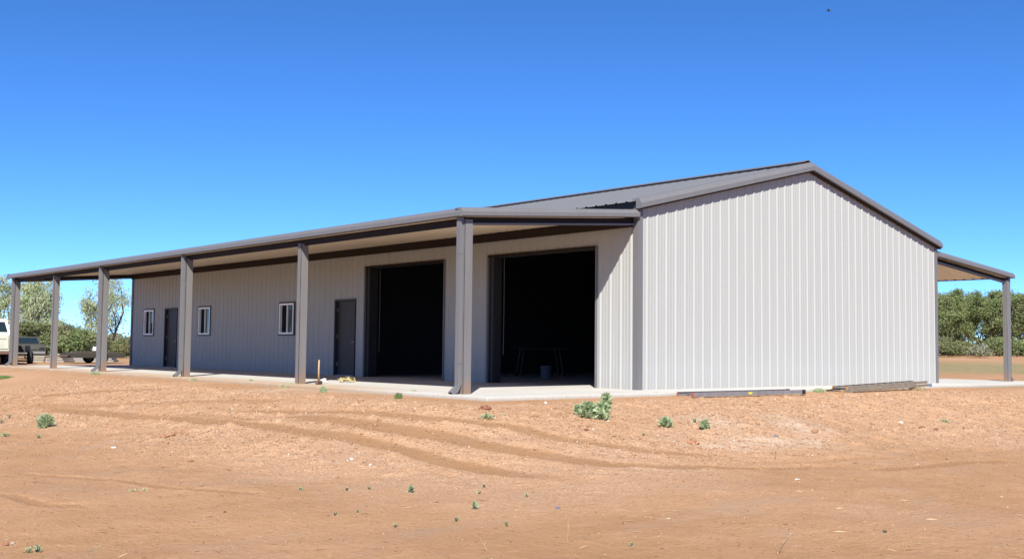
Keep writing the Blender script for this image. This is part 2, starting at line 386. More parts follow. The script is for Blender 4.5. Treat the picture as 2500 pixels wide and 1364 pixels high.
# ------------------------------------------------------------------ building
B = empty('metal_building', (0, 0, 0), label='long light grey corrugated metal barn with charcoal trim, covered porches and two open garage doorways', cat='building')
def prof(L, t0, R=.3048, ribh=.028, minor=.0045):
    """rib profile of a wall or roof sheet: list of (t, depth)"""
    out = [(0, None)]; k = -1
    k_ = 1.5 if ribh > .04 else 1; base = [(-.045*k_, 0), (-.018*k_, ribh), (.018*k_, ribh), (.045*k_, 0), (.09, 0), (.098, minor), (.118, minor), (.126, 0), (.178, 0), (.186, minor), (.206, minor), (.214, 0)]
    pts = []
    while t0+k*R < L+R:
        pts += [(t0+k*R+a, d) for a, d in base]; k += 1
    pts = sorted(p for p in pts)
    def at(t):
        for (a, d), (b, e) in zip(pts, pts[1:]):
            if a <= t <= b: return d+(e-d)*(t-a)/(b-a) if b > a else d
        return 0
    res = [(0, at(0))]+[p for p in pts if 0 < p[0] < L]+[(L, at(L))]
    return res, at
def sheet(name, O, T, Nn, Up, L, t0, top, openings, mat, parent, flip=False, z0=0, ribh=.022):
    O, T, Nn, Up = map(Vector, (O, T, Nn, Up))
    pts, at = prof(L, t0, ribh=ribh)
    ts = set(round(t, 5) for t, _ in pts)
    for a, b2, c, d in openings: ts |= {round(a, 5), round(b2, 5)}
    ts = sorted(ts); mb = MB()
    if callable(top) and getattr(top, 'brk', None): ts = sorted(set(ts) | {top.brk})
    for a, b2 in zip(ts, ts[1:]):
        mid = (a+b2)/2; segs = [(z0, None)]
        for oa, ob, zc, zd in openings:
            if oa < mid < ob:
                segs = ([(z0, zc)] if zc > z0+1e-4 else [])+[(zd, None)]
        for lo, hi in segs:
            ha = top(a) if hi is None else hi; hb = top(b2) if hi is None else hi
            p = [O+T*a+Nn*at(a)+Up*lo, O+T*b2+Nn*at(b2)+Up*lo, O+T*b2+Nn*at(b2)+Up*hb, O+T*a+Nn*at(a)+Up*ha]
            if flip: p.reverse()
            mb.poly(p)
    return mb.build(name, mat, parent)
HE, HR = 3.82, 5.32
def gtop(t): return HE+(HR-HE)*(1-abs(t-WX/2)/(WX/2))
gtop.brk = WX/2
SX = -.03   # sheet sits proud of the framing line
sheet('end_wall', (0, -.005, 0), (1, 0, 0), (0, -1, 0), (0, 0, 1), WX, .29, gtop, [], m_wall, B)
G1, G2 = (1.23, 4.95, 3.06), (6.75, 10.45, 3.06)
D1, D2 = (10.98, 12.0, 2.16), (23.17, 24.19, 2.16)
WN = [(14.45, 15.36), (20.34, 21.26), (25.27, 26.2)]; WB, WT = 1.21, 2.17
ops = [(g[0], g[1], 0, g[2]) for g in (G1, G2)]+[(d[0], d[1], 0, d[2]) for d in (D1, D2)]+[(a, b2, WB, WT) for a, b2 in WN]
sheet('side_wall', (-.005, 0, 0), (0, 1, 0), (-1, 0, 0), (0, 0, 1), LY, .2, lambda t: 3.45, ops, m_wall, B, flip=True)
sheet('end_wall', (0, LY+.005, 0), (1, 0, 0), (0, 1, 0), (0, 0, 1), WX, .29, gtop, [], m_wall, B, flip=True)
sheet('side_wall', (WX+.005, 0, 0), (0, 1, 0), (1, 0, 0), (0, 0, 1), LY, .2, lambda t: 3.8, [], m_wall, B)
# main roof
def rz(x): return 4.0+(5.53-4.0)*(1-abs(x-WX/2)/(WX/2))-.02
sl_ = math.hypot(WX/2, 1.53)
for s in (0, 1):
    O = Vector((0, 0, 3.985)) if s == 0 else Vector((WX, 0, 3.985))
    d = Vector((WX/2, 0, 1.5)).normalized() if s == 0 else Vector((-WX/2, 0, 1.5)).normalized()
    n = Vector((-d.z, 0, d.x)) if s == 0 else Vector((d.z, 0, -d.x))
    LL = math.hypot(WX/2, 1.5)
    sheet('roof', O-d*.13+n*0, (0, 1, 0), n, d, LY, .22, lambda t, LL=LL: LL+.13, [], m_roof, B, flip=(s == 0))
cx = WX/2
rc = MB()
rc.sweep([(-.2, -.02), (-.2, -.035), (0, .03), (.2, -.035), (.2, -.02), (0, .045)], [((cx, -.02, 5.54), (1, 0, 0), (0, 0, 1)), ((cx, LY+.02, 5.54), (1, 0, 0), (0, 0, 1))]).build('ridge_cap', m_trim, B)
for sg in (-1, 1): MB().box((cx+sg*.17-.01, .1, 5.42), (cx+sg*.17+.01, LY-.1, 5.5)).build('ridge_closure', m_int, B)
# dark eave closure between the two roofs
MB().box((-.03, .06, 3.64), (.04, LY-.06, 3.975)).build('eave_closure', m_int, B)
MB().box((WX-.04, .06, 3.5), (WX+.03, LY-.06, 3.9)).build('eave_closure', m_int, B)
# rake trim: a rounded box section along both slopes of each gable
def rake(pts, yo, s, name, parent, hgt=.2, proj=.11):
    pr = [(-.01, 0), (proj*.93, 0), (proj, .012), (proj, hgt*.5), (proj*.55, hgt*.94), (proj*.35, hgt), (-.12, hgt), (-.12, hgt-.02), (-.01, hgt-.03)]
    path = []
    for i, p in enumerate(pts): path.append(((p[0], yo, p[1]), (0, -s, 0), (0, 0, 1)))
    mb = MB(); mb.sweep(pr, path); return mb.build(name, m_trim, parent, bevel=0)
rk = [(-.1, 3.80), (cx, 5.30), (WX+.1, 3.80)]
rake(rk, -.035, 1, 'rake_trim', B, hgt=.215, proj=.155); rake(rk, LY+.035, -1, 'rake_trim', B, hgt=.215, proj=.155)
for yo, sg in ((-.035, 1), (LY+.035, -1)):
    MB().sweep([(0, -.03), (.1, -.03), (.1, -.001), (0, -.001)], [((p[0], yo, p[1]), (0, -sg, 0), (0, 0, 1)) for p in rk]).build('rake_shade_strip', m_brown, B)  # dark strip in header paint stands in for shade under the rake trim
# corner trim
for x, y, sx, sy in ((0, 0, -1, -1), (WX, 0, 1, -1), (0, LY, -1, 1), (WX, LY, 1, 1)):
    mb = MB(); a = .1; o = .045
    x0, y0 = x+sx*o, y+sy*o
    t = .006
    mb.sweep([(0, 0), (-sx*(a+o), 0), (-sx*(a+o), -sy*t), (-sx*t, -sy*t), (-sx*t, -sy*(a+o)), (0, -sy*(a+o))], [((x0, y0, 0), (1, 0, 0), (0, 1, 0)), ((x0, y0, 3.9 if sx > 0 else 3.82), (1, 0, 0), (0, 1, 0))])
    mb.build('corner_trim', m_trim, B)
# ---- porches: sheet with ribs down the slope, charcoal above, pale below
def porch(x_in, x_out, z_in, z_out, nm):
    d = Vector((x_out-x_in, 0, z_out-z_in)); LL = d.length; d.normalize()
    s = 1 if x_out < x_in else -1
    n = Vector((d.z, 0, -d.x)) if s > 0 else Vector((-d.z, 0, d.x))
    if n.z < 0: n = -n
    o = sheet(nm, Vector((x_in, .02, z_in)), (0, 1, 0), n, d, LY-.04, .22, lambda t: LL, [], m_porch, B, flip=(s < 0), ribh=.06)
    return o
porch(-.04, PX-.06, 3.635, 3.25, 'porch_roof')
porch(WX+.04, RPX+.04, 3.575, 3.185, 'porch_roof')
# eave gutter and end trim of the porches (same folded section)
def gutter(x, z, s, y0, y1, name='gutter'):
    pr = [(0, 0), (.1, 0), (.108, .01), (.108, .085), (.05, .155), (.03, .165), (-.14, .17), (-.14, .16), (0, .14)]
    MB().sweep(pr, [((x, y0, z), (s, 0, 0), (0, 0, 1)), ((x, y1, z), (s, 0, 0), (0, 0, 1))]).build(name, m_trim, B)
gutter(PX-.05, 3.235, -1, -.06, LY+.06); gutter(RPX+.02, 3.17, 1, -.06, LY+.06)
for yo, s in ((-.0, 1), (LY, -1)):
    rake([(PX-.14, 3.235), (-.05, 3.62)], yo, s, 'porch_end_trim', B, hgt=.165, proj=.11)
    rake([(RPX+.12, 3.17), (WX+.05, 3.56)], yo, s, 'porch_end_trim', B, hgt=.165, proj=.11)
# inner header under the porch ceiling
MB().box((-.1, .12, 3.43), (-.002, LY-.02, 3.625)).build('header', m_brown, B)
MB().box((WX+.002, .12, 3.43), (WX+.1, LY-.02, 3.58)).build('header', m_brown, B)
# eave beam (C section) between posts and the end channel
def cbeam(name, A, Bp, h, w, side, mat):
    A, Bp = Vector(A), Vector(Bp); side = Vector(side); t = .008
    pr = [(0, 0), (w, 0), (w, t), (t, t), (t, h-t), (w, h-t), (w, h), (0, h)]
    MB().sweep(pr, [(A, side, (0, 0, 1)), (Bp, side, (0, 0, 1))]).build(name, mat, B)
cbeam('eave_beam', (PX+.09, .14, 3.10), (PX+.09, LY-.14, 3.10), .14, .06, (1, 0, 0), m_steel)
for y, q in ((.11, 1), (LY-.11, -1)):
    for x0, z0, x1, z1 in ((PX+.03, 3.135, -.06, 3.50), (WX+.06, 3.455, RPX-.03, 3.05)):
        o = MB().sweep([(0, 0), (.05*q, 0), (.05*q, .11), (0, .11)], [((x0, y, z0), (0, 1, 0), (0, 0, 1)), ((x1, y, z1), (0, 1, 0), (0, 0, 1))]).build('end_beam', m_steel, B)
        MB().sweep([(-.07*q, 0), (.05*q, 0), (.05*q, -.035), (.04*q, -.035), (.04*q, -.008), (-.062*q, -.008), (-.062*q, -.04), (-.07*q, -.04)], [((x0, y, z0-.002), (0, 1, 0), (0, 0, 1)), ((x1, y, z1-.002), (0, 1, 0), (0, 0, 1))]).build('flange', m_trim, o)
# posts
POSTY = [0.0, 5.97, 12.05, 18.1, 22.65, 27.0]
def make_post(x, y, zt, sx, seed):
    rr = random.Random(seed)
    core = MB().box((x+sx*.012, y+.012, 0), (x+sx*.178, y+.118, zt)).build('post', m_int, B)
    # wrapped folded plates with an open seam at the corner, slightly wavy
    a = MB(); nseg = 14; w0, w1 = .022, .195
    path = []
    for i in range(nseg+1):
        z = .004+(zt-.004)*i/nseg; d = rr.uniform(-.004, .004)
        path.append(((x, y, z), (sx, 0, 0), (0, 1, 0), d))
    n = len(a.v)
    for O, A, Bv, d in path:
        O, A, Bv = Vector(O), Vector(A), Vector(Bv)
        for p in ((w0+d, 0), (w1, 0), (w1, .13), (.1, .13), (.1, .124), (w1-.006, .124), (w1-.006, .006), (w0+d, .006)): a.v.append(tuple(O+A*p[0]+Bv*p[1]))
    for i in range(nseg):
        for j in range(8): a.f.append((n+i*8+j, n+i*8+(j+1) % 8, n+(i+1)*8+(j+1) % 8, n+(i+1)*8+j))
    a.f.append(tuple(n+j for j in range(8))); a.f.append(tuple(n+nseg*8+j for j in range(8)))
    a.build('post_face', m_post, core)
    b2 = MB(); n = 0
    for O, A, Bv, d in path:
        O, A, Bv = Vector(O), Vector(A), Vector(Bv)
        for p in ((0, .002+d*.3), (.006, .002+d*.3), (.006, .124), (.09, .124), (.09, .13), (0, .13)): b2.v.append(tuple(O+A*p[0]+Bv*p[1]))
    for i in range(nseg):
        for j in range(6): b2.f.append((i*6+j, i*6+(j+1) % 6, (i+1)*6+(j+1) % 6, (i+1)*6+j))
    b2.f.append(tuple(range(6))); b2.f.append(tuple(nseg*6+j for j in range(6)))
    b2.build('post_flange', m_post, core)
    return core
for i, y in enumerate(POSTY): make_post(PX, y, 3.14 if i else 3.2, 1, i)
for i, y in enumerate(POSTY): make_post(RPX-.24, y, 3.12, 1, 20+i)
def downspout(x, y, zt, s, post_side=1):
    # square spout 0.10 x 0.075 with a kicked-out elbow
    w, d = .102, .085; mb = MB(); rr = random.Random(int(y*10))
    xs = x-s*.004; pts = []
    ctr = xs-s*d/2
    path = [(Vector((ctr, y, zt)), Vector((1, 0, 0)), Vector((0, 1, 0)))]
    for i in range(1, 9):
        z = zt-(zt-.17)*i/8; path.append((Vector((ctr+rr.uniform(-.002, .003)*s, y+rr.uniform(-.003, .003), z)), Vector((1, 0, 0)), Vector((0, 1, 0))))
    path.append((Vector((ctr-s*.012, y, .135)), Vector((.9, 0, .35*s)).normalized(), Vector((0, 1, 0))))
    dr = Vector((-s*.75, 0, -.62)).normalized(); per = Vector((.62, 0, -.75*s)).normalized()
    if per.x < 0: per = -per
    path.append((Vector((ctr-s*.04, y, .105)), per, Vector((0, 1, 0)))); path.append((Vector((ctr-s*.04, y, .105))+dr*.16, per, Vector((0, 1, 0))))
    pr = [(-d/2, -w/2), (d/2, -w/2), (d/2, w/2), (-d/2, w/2)]
    mb.sweep(pr, path, caps=False)
    t = .003; inner = [(-d/2+t, -w/2+t), (d/2-t, -w/2+t), (d/2-t, w/2-t), (-d/2+t, w/2-t)]
    # mouth: rim and dark inside
    n = len(mb.v); O, A, Bv = path[-1]; O2, A2, B2 = path[-2]
    for a, b2 in pr: mb.v.append(tuple(O+A*a+Bv*b2))
    for a, b2 in inner: mb.v.append(tuple(O+A*a+Bv*b2))
    for a, b2 in inner: mb.v.append(tuple(O2+A2*a+B2*b2))
    for j in range(4):
        k = (j+1) % 4; mb.f.append((n+j, n+k, n+4+k, n+4+j)); mb.f.append((n+4+j, n+4+k, n+8+k, n+8+j))
    mb.f.append((n+8, n+9, n+10, n+11))
    o = mb.build('downspout', m_trim, B)
    for z in (.55, 2.55):
        MB().box((min(ctr-d/2-.004, ctr+d/2+.004), y-w/2-.004, z), (max(ctr-d/2-.004, ctr+d/2+.004), y+w/2+.004, z+.03)).build('strap', m_trim, o)
    return o
for i in (0, 2, 3, 5): downspout(PX-.004, POSTY[i]+.066, 3.25, 1)
for i in (0, 2, 3, 5): downspout(RPX-.035, POSTY[i]+.066, 3.19, -1)
# ---- garage openings: jamb trim and head trim
for g0, g1, gh in (G1, G2):
    for y, s in ((g0, 1), (g1, -1)):
        MB().box((-.045, min(y, y-s*.035), 0), (.012, max(y, y-s*.035), gh+.04)).build('jamb_trim', m_trim, B)
        MB().box((.014, min(y, y-s*.006), 0), (.4, max(y, y-s*.006), gh)).build('door_jamb', m_door, B)
    MB().box((-.046, g0, gh), (.012, g1, gh+.045)).build('head_trim', m_brown, B)
    MB().box((.014, g0-.03, gh), (.4, g1+.03, gh+.1)).build('head_beam', m_door, B)
    # roll-up door coil, side guide and pull chain
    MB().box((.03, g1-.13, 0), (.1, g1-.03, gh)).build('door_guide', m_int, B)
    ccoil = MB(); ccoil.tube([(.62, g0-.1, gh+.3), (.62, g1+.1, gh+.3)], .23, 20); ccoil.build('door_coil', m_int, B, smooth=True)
    ch = MB(); ch.tube([(.46, g1-.02, gh+.1), (.465, g1-.025, 1.8), (.46, g1-.02, .68)], .011, 6); ch.build('pull_chain', m_int2, B)
# ---- personnel doors
for d0, d1, dh in (D1, D2):
    fr = MB(); fr.box((-.05, d0-.05, 0), (.09, d0, dh+.05)); fr.box((-.05, d1, 0), (.09, d1+.05, dh+.05)); fr.box((-.05, d0, dh), (.09, d1, dh+.05))
    f = fr.build('door_frame', m_door, B)
    dd = MB().box((.045, d0+.004, .03), (.09, d1-.004, dh-.004)).build('door', m_door, B)
    MB().box((-.02, d0+.002, 0), (.1, d1-.002, .028)).build('threshold', m_alu, f)
    for z in (.28, 1.08, 1.85): MB().box((.02, d1-.022, z), (.044, d1-.001, z+.11)).build('hinge', m_chrome, dd)
    h = MB(); h.tube([(.045, d0+.07, .97), (.0, d0+.07, .97)], .018, 10); h.tube([(.0, d0+.06, .97), (-.004, d0+.19, .965)], .011, 8); h.build('handle', m_chrome, dd, smooth=True)
    h = MB(); h.tube([(.046, d0+.07, 1.2), (.03, d0+.07, 1.2)], .026, 12); h.build('deadbolt', m_chrome, dd, smooth=True)
# ---- windows
def ring(mb, x0, x1, y0, y1, z0, z1, w):
    mb.box((x0, y0, z0), (x1, y0+w, z1)); mb.box((x0, y1-w, z0), (x1, y1, z1)); mb.box((x0, y0+w, z0), (x1, y1-w, z0+w)); mb.box((x0, y0+w, z1-w), (x1, y1-w, z1))
for a, b2 in WN:
    mb = MB(); ring(mb, -.05, .01, a-.045, b2+.045, WB-.045, WT+.045, .045)
    t = mb.build('window_trim', m_door, B)
    mb = MB(); ring(mb, -.055, .05, a+.001, b2-.001, WB+.001, WT-.001, .052)
    mid = (a+b2)/2; mb.box((-.03, mid-.013, WB+.053), (.045, mid+.013, WT-.053))
    f = mb.build('window_frame', m_white, B)
    MB().box((.015, a+.052, WB+.052), (.022, mid-.018, WT-.052)).build('pane', m_glass, f)
    MB().box((.028, mid+.018, WB+.052), (.034, b2-.052, WT-.052)).build('screen', m_screen, f)
# ---- interior framing
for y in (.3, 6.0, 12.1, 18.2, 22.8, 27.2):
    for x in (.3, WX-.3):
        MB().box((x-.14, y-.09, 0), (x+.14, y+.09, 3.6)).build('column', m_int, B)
    for s in (0, 1):
        x0 = .2 if s == 0 else WX-.2; mb = MB()
        mb.sweep([(-.08, -.35), (.08, -.35), (.08, 0), (-.08, 0)], [((x0, y, 3.85), (0, 1, 0), (0, 0, 1)), ((cx, y, 5.25), (0, 1, 0), (0, 0, 1))]).build('rafter', m_int, B)
for z in (1.1, 2.22, 3.3):
    MB().box((WX-.22, .1, z), (WX-.02, LY-.1, z+.07)).build('girt', m_int, B)
    MB().box((.2, LY-.25, z), (WX-.2, LY-.05, z+.07)).build('girt', m_int, B)
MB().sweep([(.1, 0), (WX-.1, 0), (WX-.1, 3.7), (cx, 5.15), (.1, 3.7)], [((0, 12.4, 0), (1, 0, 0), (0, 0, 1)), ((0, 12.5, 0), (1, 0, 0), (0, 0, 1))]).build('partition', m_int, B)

# ------------------------------------------------------------------ things on and by the slab
# sledgehammer on its head
sp = Vector((-4.41, 5.46, 0))
H = empty('sledgehammer', sp, .5, label='sledgehammer standing on its rusty head on the porch edge, wooden handle upright', cat='hammer')
mb = MB(); mb.sweep([(math.cos(k*math.pi/4+.39)*.045, math.sin(k*math.pi/4+.39)*.045) for k in range(8)], [((-.1, 0, .045), (0, 1, 0), (0, 0, 1)), ((.1, 0, .045), (0, 1, 0), (0, 0, 1))]).build('head', m_iron, H, bevel=.005)
mb = MB(); mb.tube([(0, 0, .085), (0, .004, .3), (0, 0, .54)], .021, 10, .017); mb.build('handle', m_handle, H, smooth=True)
def rock(name, loc, r, mat, seed, squash=.6, label=None, cat='rock', group=None, detail=3):
    bm = bmesh.new(); bmesh.ops.create_icosphere(bm, subdivisions=detail, radius=1)
    o3 = Vector((seed*3.1, seed*1.7, seed))
    for v in bm.verts:
        d = 1+.45*noise.noise(v.co*1.3+o3)+.2*noise.noise(v.co*3.1+o3); v.co *= d*r; v.co.z *= squash
    me = bpy.data.meshes.new(name); bm.to_mesh(me); bm.free(); me.materials.append(mat)
    o = bpy.data.objects.new(name, me); COL.objects.link(o); o.location = loc
    return tag(o, label, cat, group)
rock('stone', (-3.74, 6.37, .035), .085, m_paper, 4, .75, 'pale round stone on the porch floor just behind the sledgehammer')
# crumpled yellow husk
mb = MB(); rr = random.Random(5)
for k in range(46):
    a = rr.uniform(0, 6.28); r = rr.uniform(0, .2); p = Vector((math.cos(a)*r*1.25, math.sin(a)*r*.5, rr.uniform(.01, .12)*(1-r*2)+.012))
    e = Vector((rr.uniform(-1, 1), rr.uniform(-1, 1), rr.uniform(-.6, .8))).normalized()*.07; g = Vector((rr.uniform(-1, 1), rr.uniform(-1, 1), rr.uniform(-.3, 1))).normalized()*.035
    for q in (1, -1): mb.poly([p-e, p-e*.2+g*q, p+e, p+g*.2*q+Vector((0, 0, .006))])
tag(mb.build('dried_plant_clump', m_yel, loc=(-3.09, 6.44, .0)), 'crumpled yellow dried plant clump on the porch floor before the nearer dark door', 'debris')
# bucket and sawhorse table inside the right-hand garage doorway
bk = empty('bucket', (3.63, 6.85, 0), label='pale plastic bucket standing in the dark inside the nearer garage doorway', cat='bucket')
mb = MB(); n = 20
mb.sweep([(math.cos(2*math.pi*k/n), math.sin(2*math.pi*k/n)) for k in range(n)], [((0, 0, z), (r, 0, 0), (0, r, 0)) for z, r in ((.002, .13), (.01, .135), (.33, .15), (.34, .16), (.37, .16), (.37, .148), (.05, .13))]).build('pail', m_pail, bk, smooth=True)
mb = MB(); mb.tube([(math.cos(a)*.16, 0, .34-math.sin(a)*.12) for a in np.linspace(0, math.pi, 12)], .004, 5); mb.build('handle', m_iron, bk)
wb = empty('work_table', (5.6, 9.3, 0), -.5, label='dark work table standing inside the nearer garage doorway behind the bucket', cat='table')
MB().box((-.75, -.35, .82), (.75, .35, .87)).build('tabletop', m_int, wb)
for a in (-1, 1):
    for c in (-1, 1):
        mb = MB(); mb.tube([(a*.55, c*.26, .82), (a*.68, c*.32, 0)], .03, 6); mb.build('leg', m_int, wb)
# ladders
def ladder(name, A, Bp, width, h, rail, label, endm, footm, seed, stick=None, stack=1):
    A, Bp = Vector(A), Vector(Bp); d = (Bp-A); L = d.length; d.normalize(); ang = math.atan2(d.y, d.x)
    r = empty(name, A, ang, label=label, cat='ladder')
    tilt = math.asin(d.z)
    T = Matrix.Rotation(-tilt, 4, 'Y')
    for lv in range(stack):
        z = lv*(h+.012)
        for s in (0, 1):
            y = s*(width-.03*lv)+.015*lv; off = .25*lv
            mb = MB(); t = .004
            pr = [(0, 0), (.03, 0), (.03, t), (t, t), (t, h-t), (.03, h-t), (.03, h), (0, h)]
            sg = 1 if s == 0 else -1
            mb.sweep([(a*sg, b2) for a, b2 in pr], [(T @ Vector((off, y, z)), (0, 1, 0), T @ Vector((0, 0, 1))), (T @ Vector((L-off*.4, y, z)), (0, 1, 0), T @ Vector((0, 0, 1)))])
            ro = mb.build('rail', rail, r)
            MB().box((off-.02, y-.008, z-.002), (off+.03, y+.008+.02*sg, z+h+.002), T).build('end_cap', endm, ro)
            if lv == 0:
                mb = MB(); mb.box((L-.03, y-.02, z-.012), (L+.07, y+.03, z+h+.004), T); mb.build('foot', footm, ro, bevel=.012)
            if stick is not None and lv == 0 and s == 0:
                mb = MB(); mb.box((L*stick, y-.0035, z+.025), (L*stick+.12, y-.001, z+h-.02), T); mb.build('sticker', m_yellow, ro)
        k = 0; x = .3
        while x < L-.2:
            mb = MB(); mb.tube([T @ Vector((x, .006, z+h/2)), T @ Vector((x, width-.006, z+h/2))], .016, 8); mb.build('rung', m_alu, r); x += .305
    return r
def on(px, py, dz): p = spot(px, py); return p+Vector((0, 0, dz))
a0 = Vector((-.15, -1.62, -.075)); ladder('extension_ladder', a0, (3.35, -1.75, -.07), .42, .085, m_alu, 'grey metal ladder with red tips and a yellow sticker lying against the slab edge', m_red, m_rubber, 3, stick=.48)
ladder('extension_ladder', (5.05, -1.62, -.09), (9.3, -1.42, .0), .42, .062, m_fib, 'tan two-section ladder with orange ends lying by the far right building corner', m_orange, m_blue, 4, stack=2)

# ---- leaf mesh builder
def quads(name, C, D, Sd, tone, mat, parent=None, loc=None, fold=.0):
    """C centres, D long half axis, Sd short half axis (n x 3)"""
    n = len(C); P = np.stack([C-D, C+Sd-D*.15, C+D, C-Sd-D*.15], 1).reshape(-1, 3).astype(np.float32)
    me = bpy.data.meshes.new(name); me.vertices.add(4*n); me.vertices.foreach_set('co', P.ravel())
    me.loops.add(4*n); me.loops.foreach_set('vertex_index', np.arange(4*n, dtype=np.int32)); me.polygons.add(n)
    me.polygons.foreach_set('loop_start', np.arange(0, 4*n, 4, dtype=np.int32)); me.update(calc_edges=True)
    at = me.attributes.new('tone', 'FLOAT', 'POINT'); at.data.foreach_set('value', np.repeat(tone, 4).astype(np.float32))
    me.materials.append(mat); o = bpy.data.objects.new(name, me); COL.objects.link(o); o.parent = parent
    if loc is not None: o.location = loc
    return o
def unit(r, n):
    v = r.normal(size=(n, 3)); return v/np.linalg.norm(v, axis=1)[:, None]
def tree(name, base, h, rad, mat, seed, label, cat='tree', group=None, dens=1., leaf=.11, stems=3, open_=.35, airy=.5, crown_low=.3, droop=0., clump=.42):
    r = np.random.RandomState(seed); R = random.Random(seed)
    root = empty(name, base, label=label, cat=cat, group=group)
    tb = MB(); tips = []
    def limb(p, d, L, w, lev):
        pts = [p]; q = p.copy(); dd = d.copy()
        for k in range(4):
            dd = (dd+Vector((R.uniform(-.25, .25), R.uniform(-.25, .25), R.uniform(-.06, .16)-droop*.12*lev))).normalized()
            q = q+dd*L/4; pts.append(q.copy())
            if lev >= 1: tips.append((q.copy(), lev))
        tb.tube(pts, w, 6 if lev < 2 else 4, w*.5)
        if lev < 3:
            for _ in range(3 if lev < 2 else 2):
                f = R.choice(pts[2:]); nd = (dd+Vector((R.uniform(-1, 1), R.uniform(-1, 1), R.uniform(-.25, .6)))*.9).normalized()
                limb(f, nd, L*R.uniform(.5, .75), w*.5, lev+1)
    for s in range(stems):
        a = 2*math.pi*s/stems+R.uniform(-.5, .5); lean = R.uniform(.15, .55) if stems > 1 else .08
        limb(Vector((R.uniform(-.1, .1), R.uniform(-.1, .1), -.1)), Vector((math.cos(a)*lean, math.sin(a)*lean, 1)).normalized(), h*R.uniform(.42, .58), h*.017, 0)
    # keep the branches within the crown
    V = np.array(tb.v); 
    rr_ = np.hypot(V[:, 0], V[:, 1]); k = np.where(rr_ > rad*.85, rad*.85/np.maximum(rr_, 1e-6), 1); V[:, 0] *= k; V[:, 1] *= k
    V[:, 2] = np.where(V[:, 2] > h*.9, h*.9, V[:, 2]); tb.v = [tuple(x) for x in V]
    tb.build('trunk', m_bark, root, smooth=True)
    # leaf clumps, some hung on branch tips, others filling the crown unevenly
    cen = []
    for t, lev in tips:
        p = np.array(t); q = math.hypot(p[0], p[1])
        if q > rad*.85: p[:2] *= rad*.85/q
        p[2] = min(p[2], h*.92)
        if p[2] > h*crown_low: cen.append(p)
    nc = int(34*rad*rad*.5*dens)+14
    off = r.uniform(0, 99)
    while len([1 for _ in cen]) < nc+len(tips)*.6 and len(cen) < 400:
        u = r.uniform(-1, 1, 3)
        if (u**2).sum() > 1: continue
        if (u**2).sum() < .25 and r.rand() < .5: continue
        zz = h*(crown_low+(1-crown_low)*(.5+.5*u[2])); wdt = rad*(1-.25*abs(u[2]))
        p = np.array([u[0]*wdt, u[1]*wdt, zz])
        if noise.noise(Vector(p/max(.45, rad*.38))+Vector((off, 0, 0))) < -.15+.28*open_: continue
        cen.append(p)
    cen = np.array(cen)
    per = int(70*dens*(1-.4*airy)); sel = np.repeat(np.arange(len(cen)), per)
    csz = clump*(.6+.8*r.rand(len(cen)))[sel][:, None]
    C = cen[sel]+r.normal(size=(len(sel), 3))*csz*np.array([1, 1, .62])*.55
    if droop: C[:, 2] -= np.abs(r.normal(size=len(C)))*droop*.4
    C = C[C[:, 2] > .15]; n = len(C); sel = sel[:n]
    D = unit(r, n)*(leaf*(.6+.8*r.rand(n)))[:, None]
    if droop: D[:, 2] -= leaf*.8
    Sd = np.cross(D, unit(r, n)); Sd = Sd/np.linalg.norm(Sd, axis=1)[:, None]*(leaf*.42)
    tone = np.clip(r.rand(len(cen))[sel]*.6+r.rand(n)*.4, 0, 1)
    quads('crown', C, D, Sd, tone, mat, root)
    return root
def at(px, D, z=None):
    d = pixray(px, 850); d = Vector((d.x, d.y, 0)).normalized(); p = CP+d*D
    return Vector((p.x, p.y, gz(p.x, p.y) if z is None else z))
def hh(px, py, D, b):      # height above base b of a thing at distance D whose top is seen at py
    d = pixray(px, py); return CP.z+d.z/math.hypot(d.x, d.y)*D-b.z
TREES = [ # px, D, top px, crown radius, kind, label
 (8, 78, 662, 1.5, 'p', 'pale wispy tree furthest left, over the cream truck', .8),
 (82, 74, 636, 1.25, 'p', 'tallest pale tree rising above the left end of the porch roof', .9),
 (268, 80, 650, 2.0, 'w', 'light green feathery tree beside the far left corner of the barn', .7),
 (795, 84, 538, 2.3, 'w', 'tree behind the barn with only its tips showing over the porch roof', .8),
]
for k, (px, D, tp, rd, kd, lb, dn) in enumerate(TREES):
    b = at(px, D)
    tree('tree', b, hh(px, tp, D, b), rd, m_leafB if kd == 'p' else m_leafB, 40+k, lb, dens=dn*.5, leaf=.075, stems=3, open_=.95, airy=.75, crown_low=.28, droop=.9 if kd == 'w' else .45, clump=.38)
MESQ = [(2243, 92, 712, 1.5, 'mesquite tree mostly hidden behind the right edge of the barn'),
 (2300, 88, 698, 1.45, 'bushy mesquite tree next to the right edge of the barn wall'),
 (2352, 93, 704, 1.3, 'rounded mesquite tree with forked dark trunks under the right porch roof'),
 (2412, 89, 708, 1.55, 'broad mesquite tree just left of the right-hand porch post'),
 (2472, 93, 706, 1.5, 'mesquite tree just right of the right-hand porch post'),
 (2530, 88, 718, 1.5, 'mesquite tree cut off by the right edge of the photo'),
 (2590, 93, 708, 1.6, 'mesquite tree standing beyond the right edge of the view')]
MESQ += [(px_, 99, tp_, 1.7, lb_) for px_, tp_, lb_ in ((2275, 716, 'farther mesquite tree filling the gap beside the barn edge'), (2328, 722, 'farther mesquite tree showing between the first two crowns by the barn'),
 (2382, 720, 'farther mesquite tree in the gap left of the broad crown'), (2443, 716, 'farther mesquite tree straight behind the right-hand porch post'), (2503, 714, 'farther mesquite tree near the right edge of the photo'))]
for k, (px, D, tp, rd, lb) in enumerate(MESQ):
    b = at(px, D); tree('mesquite_tree', b, hh(px, tp, D, b), rd, m_leafA, 70+k, lb, group='mesquite trees across the field', dens=.95, leaf=.08, stems=4, open_=.75, airy=.6, crown_low=.2, clump=.36)
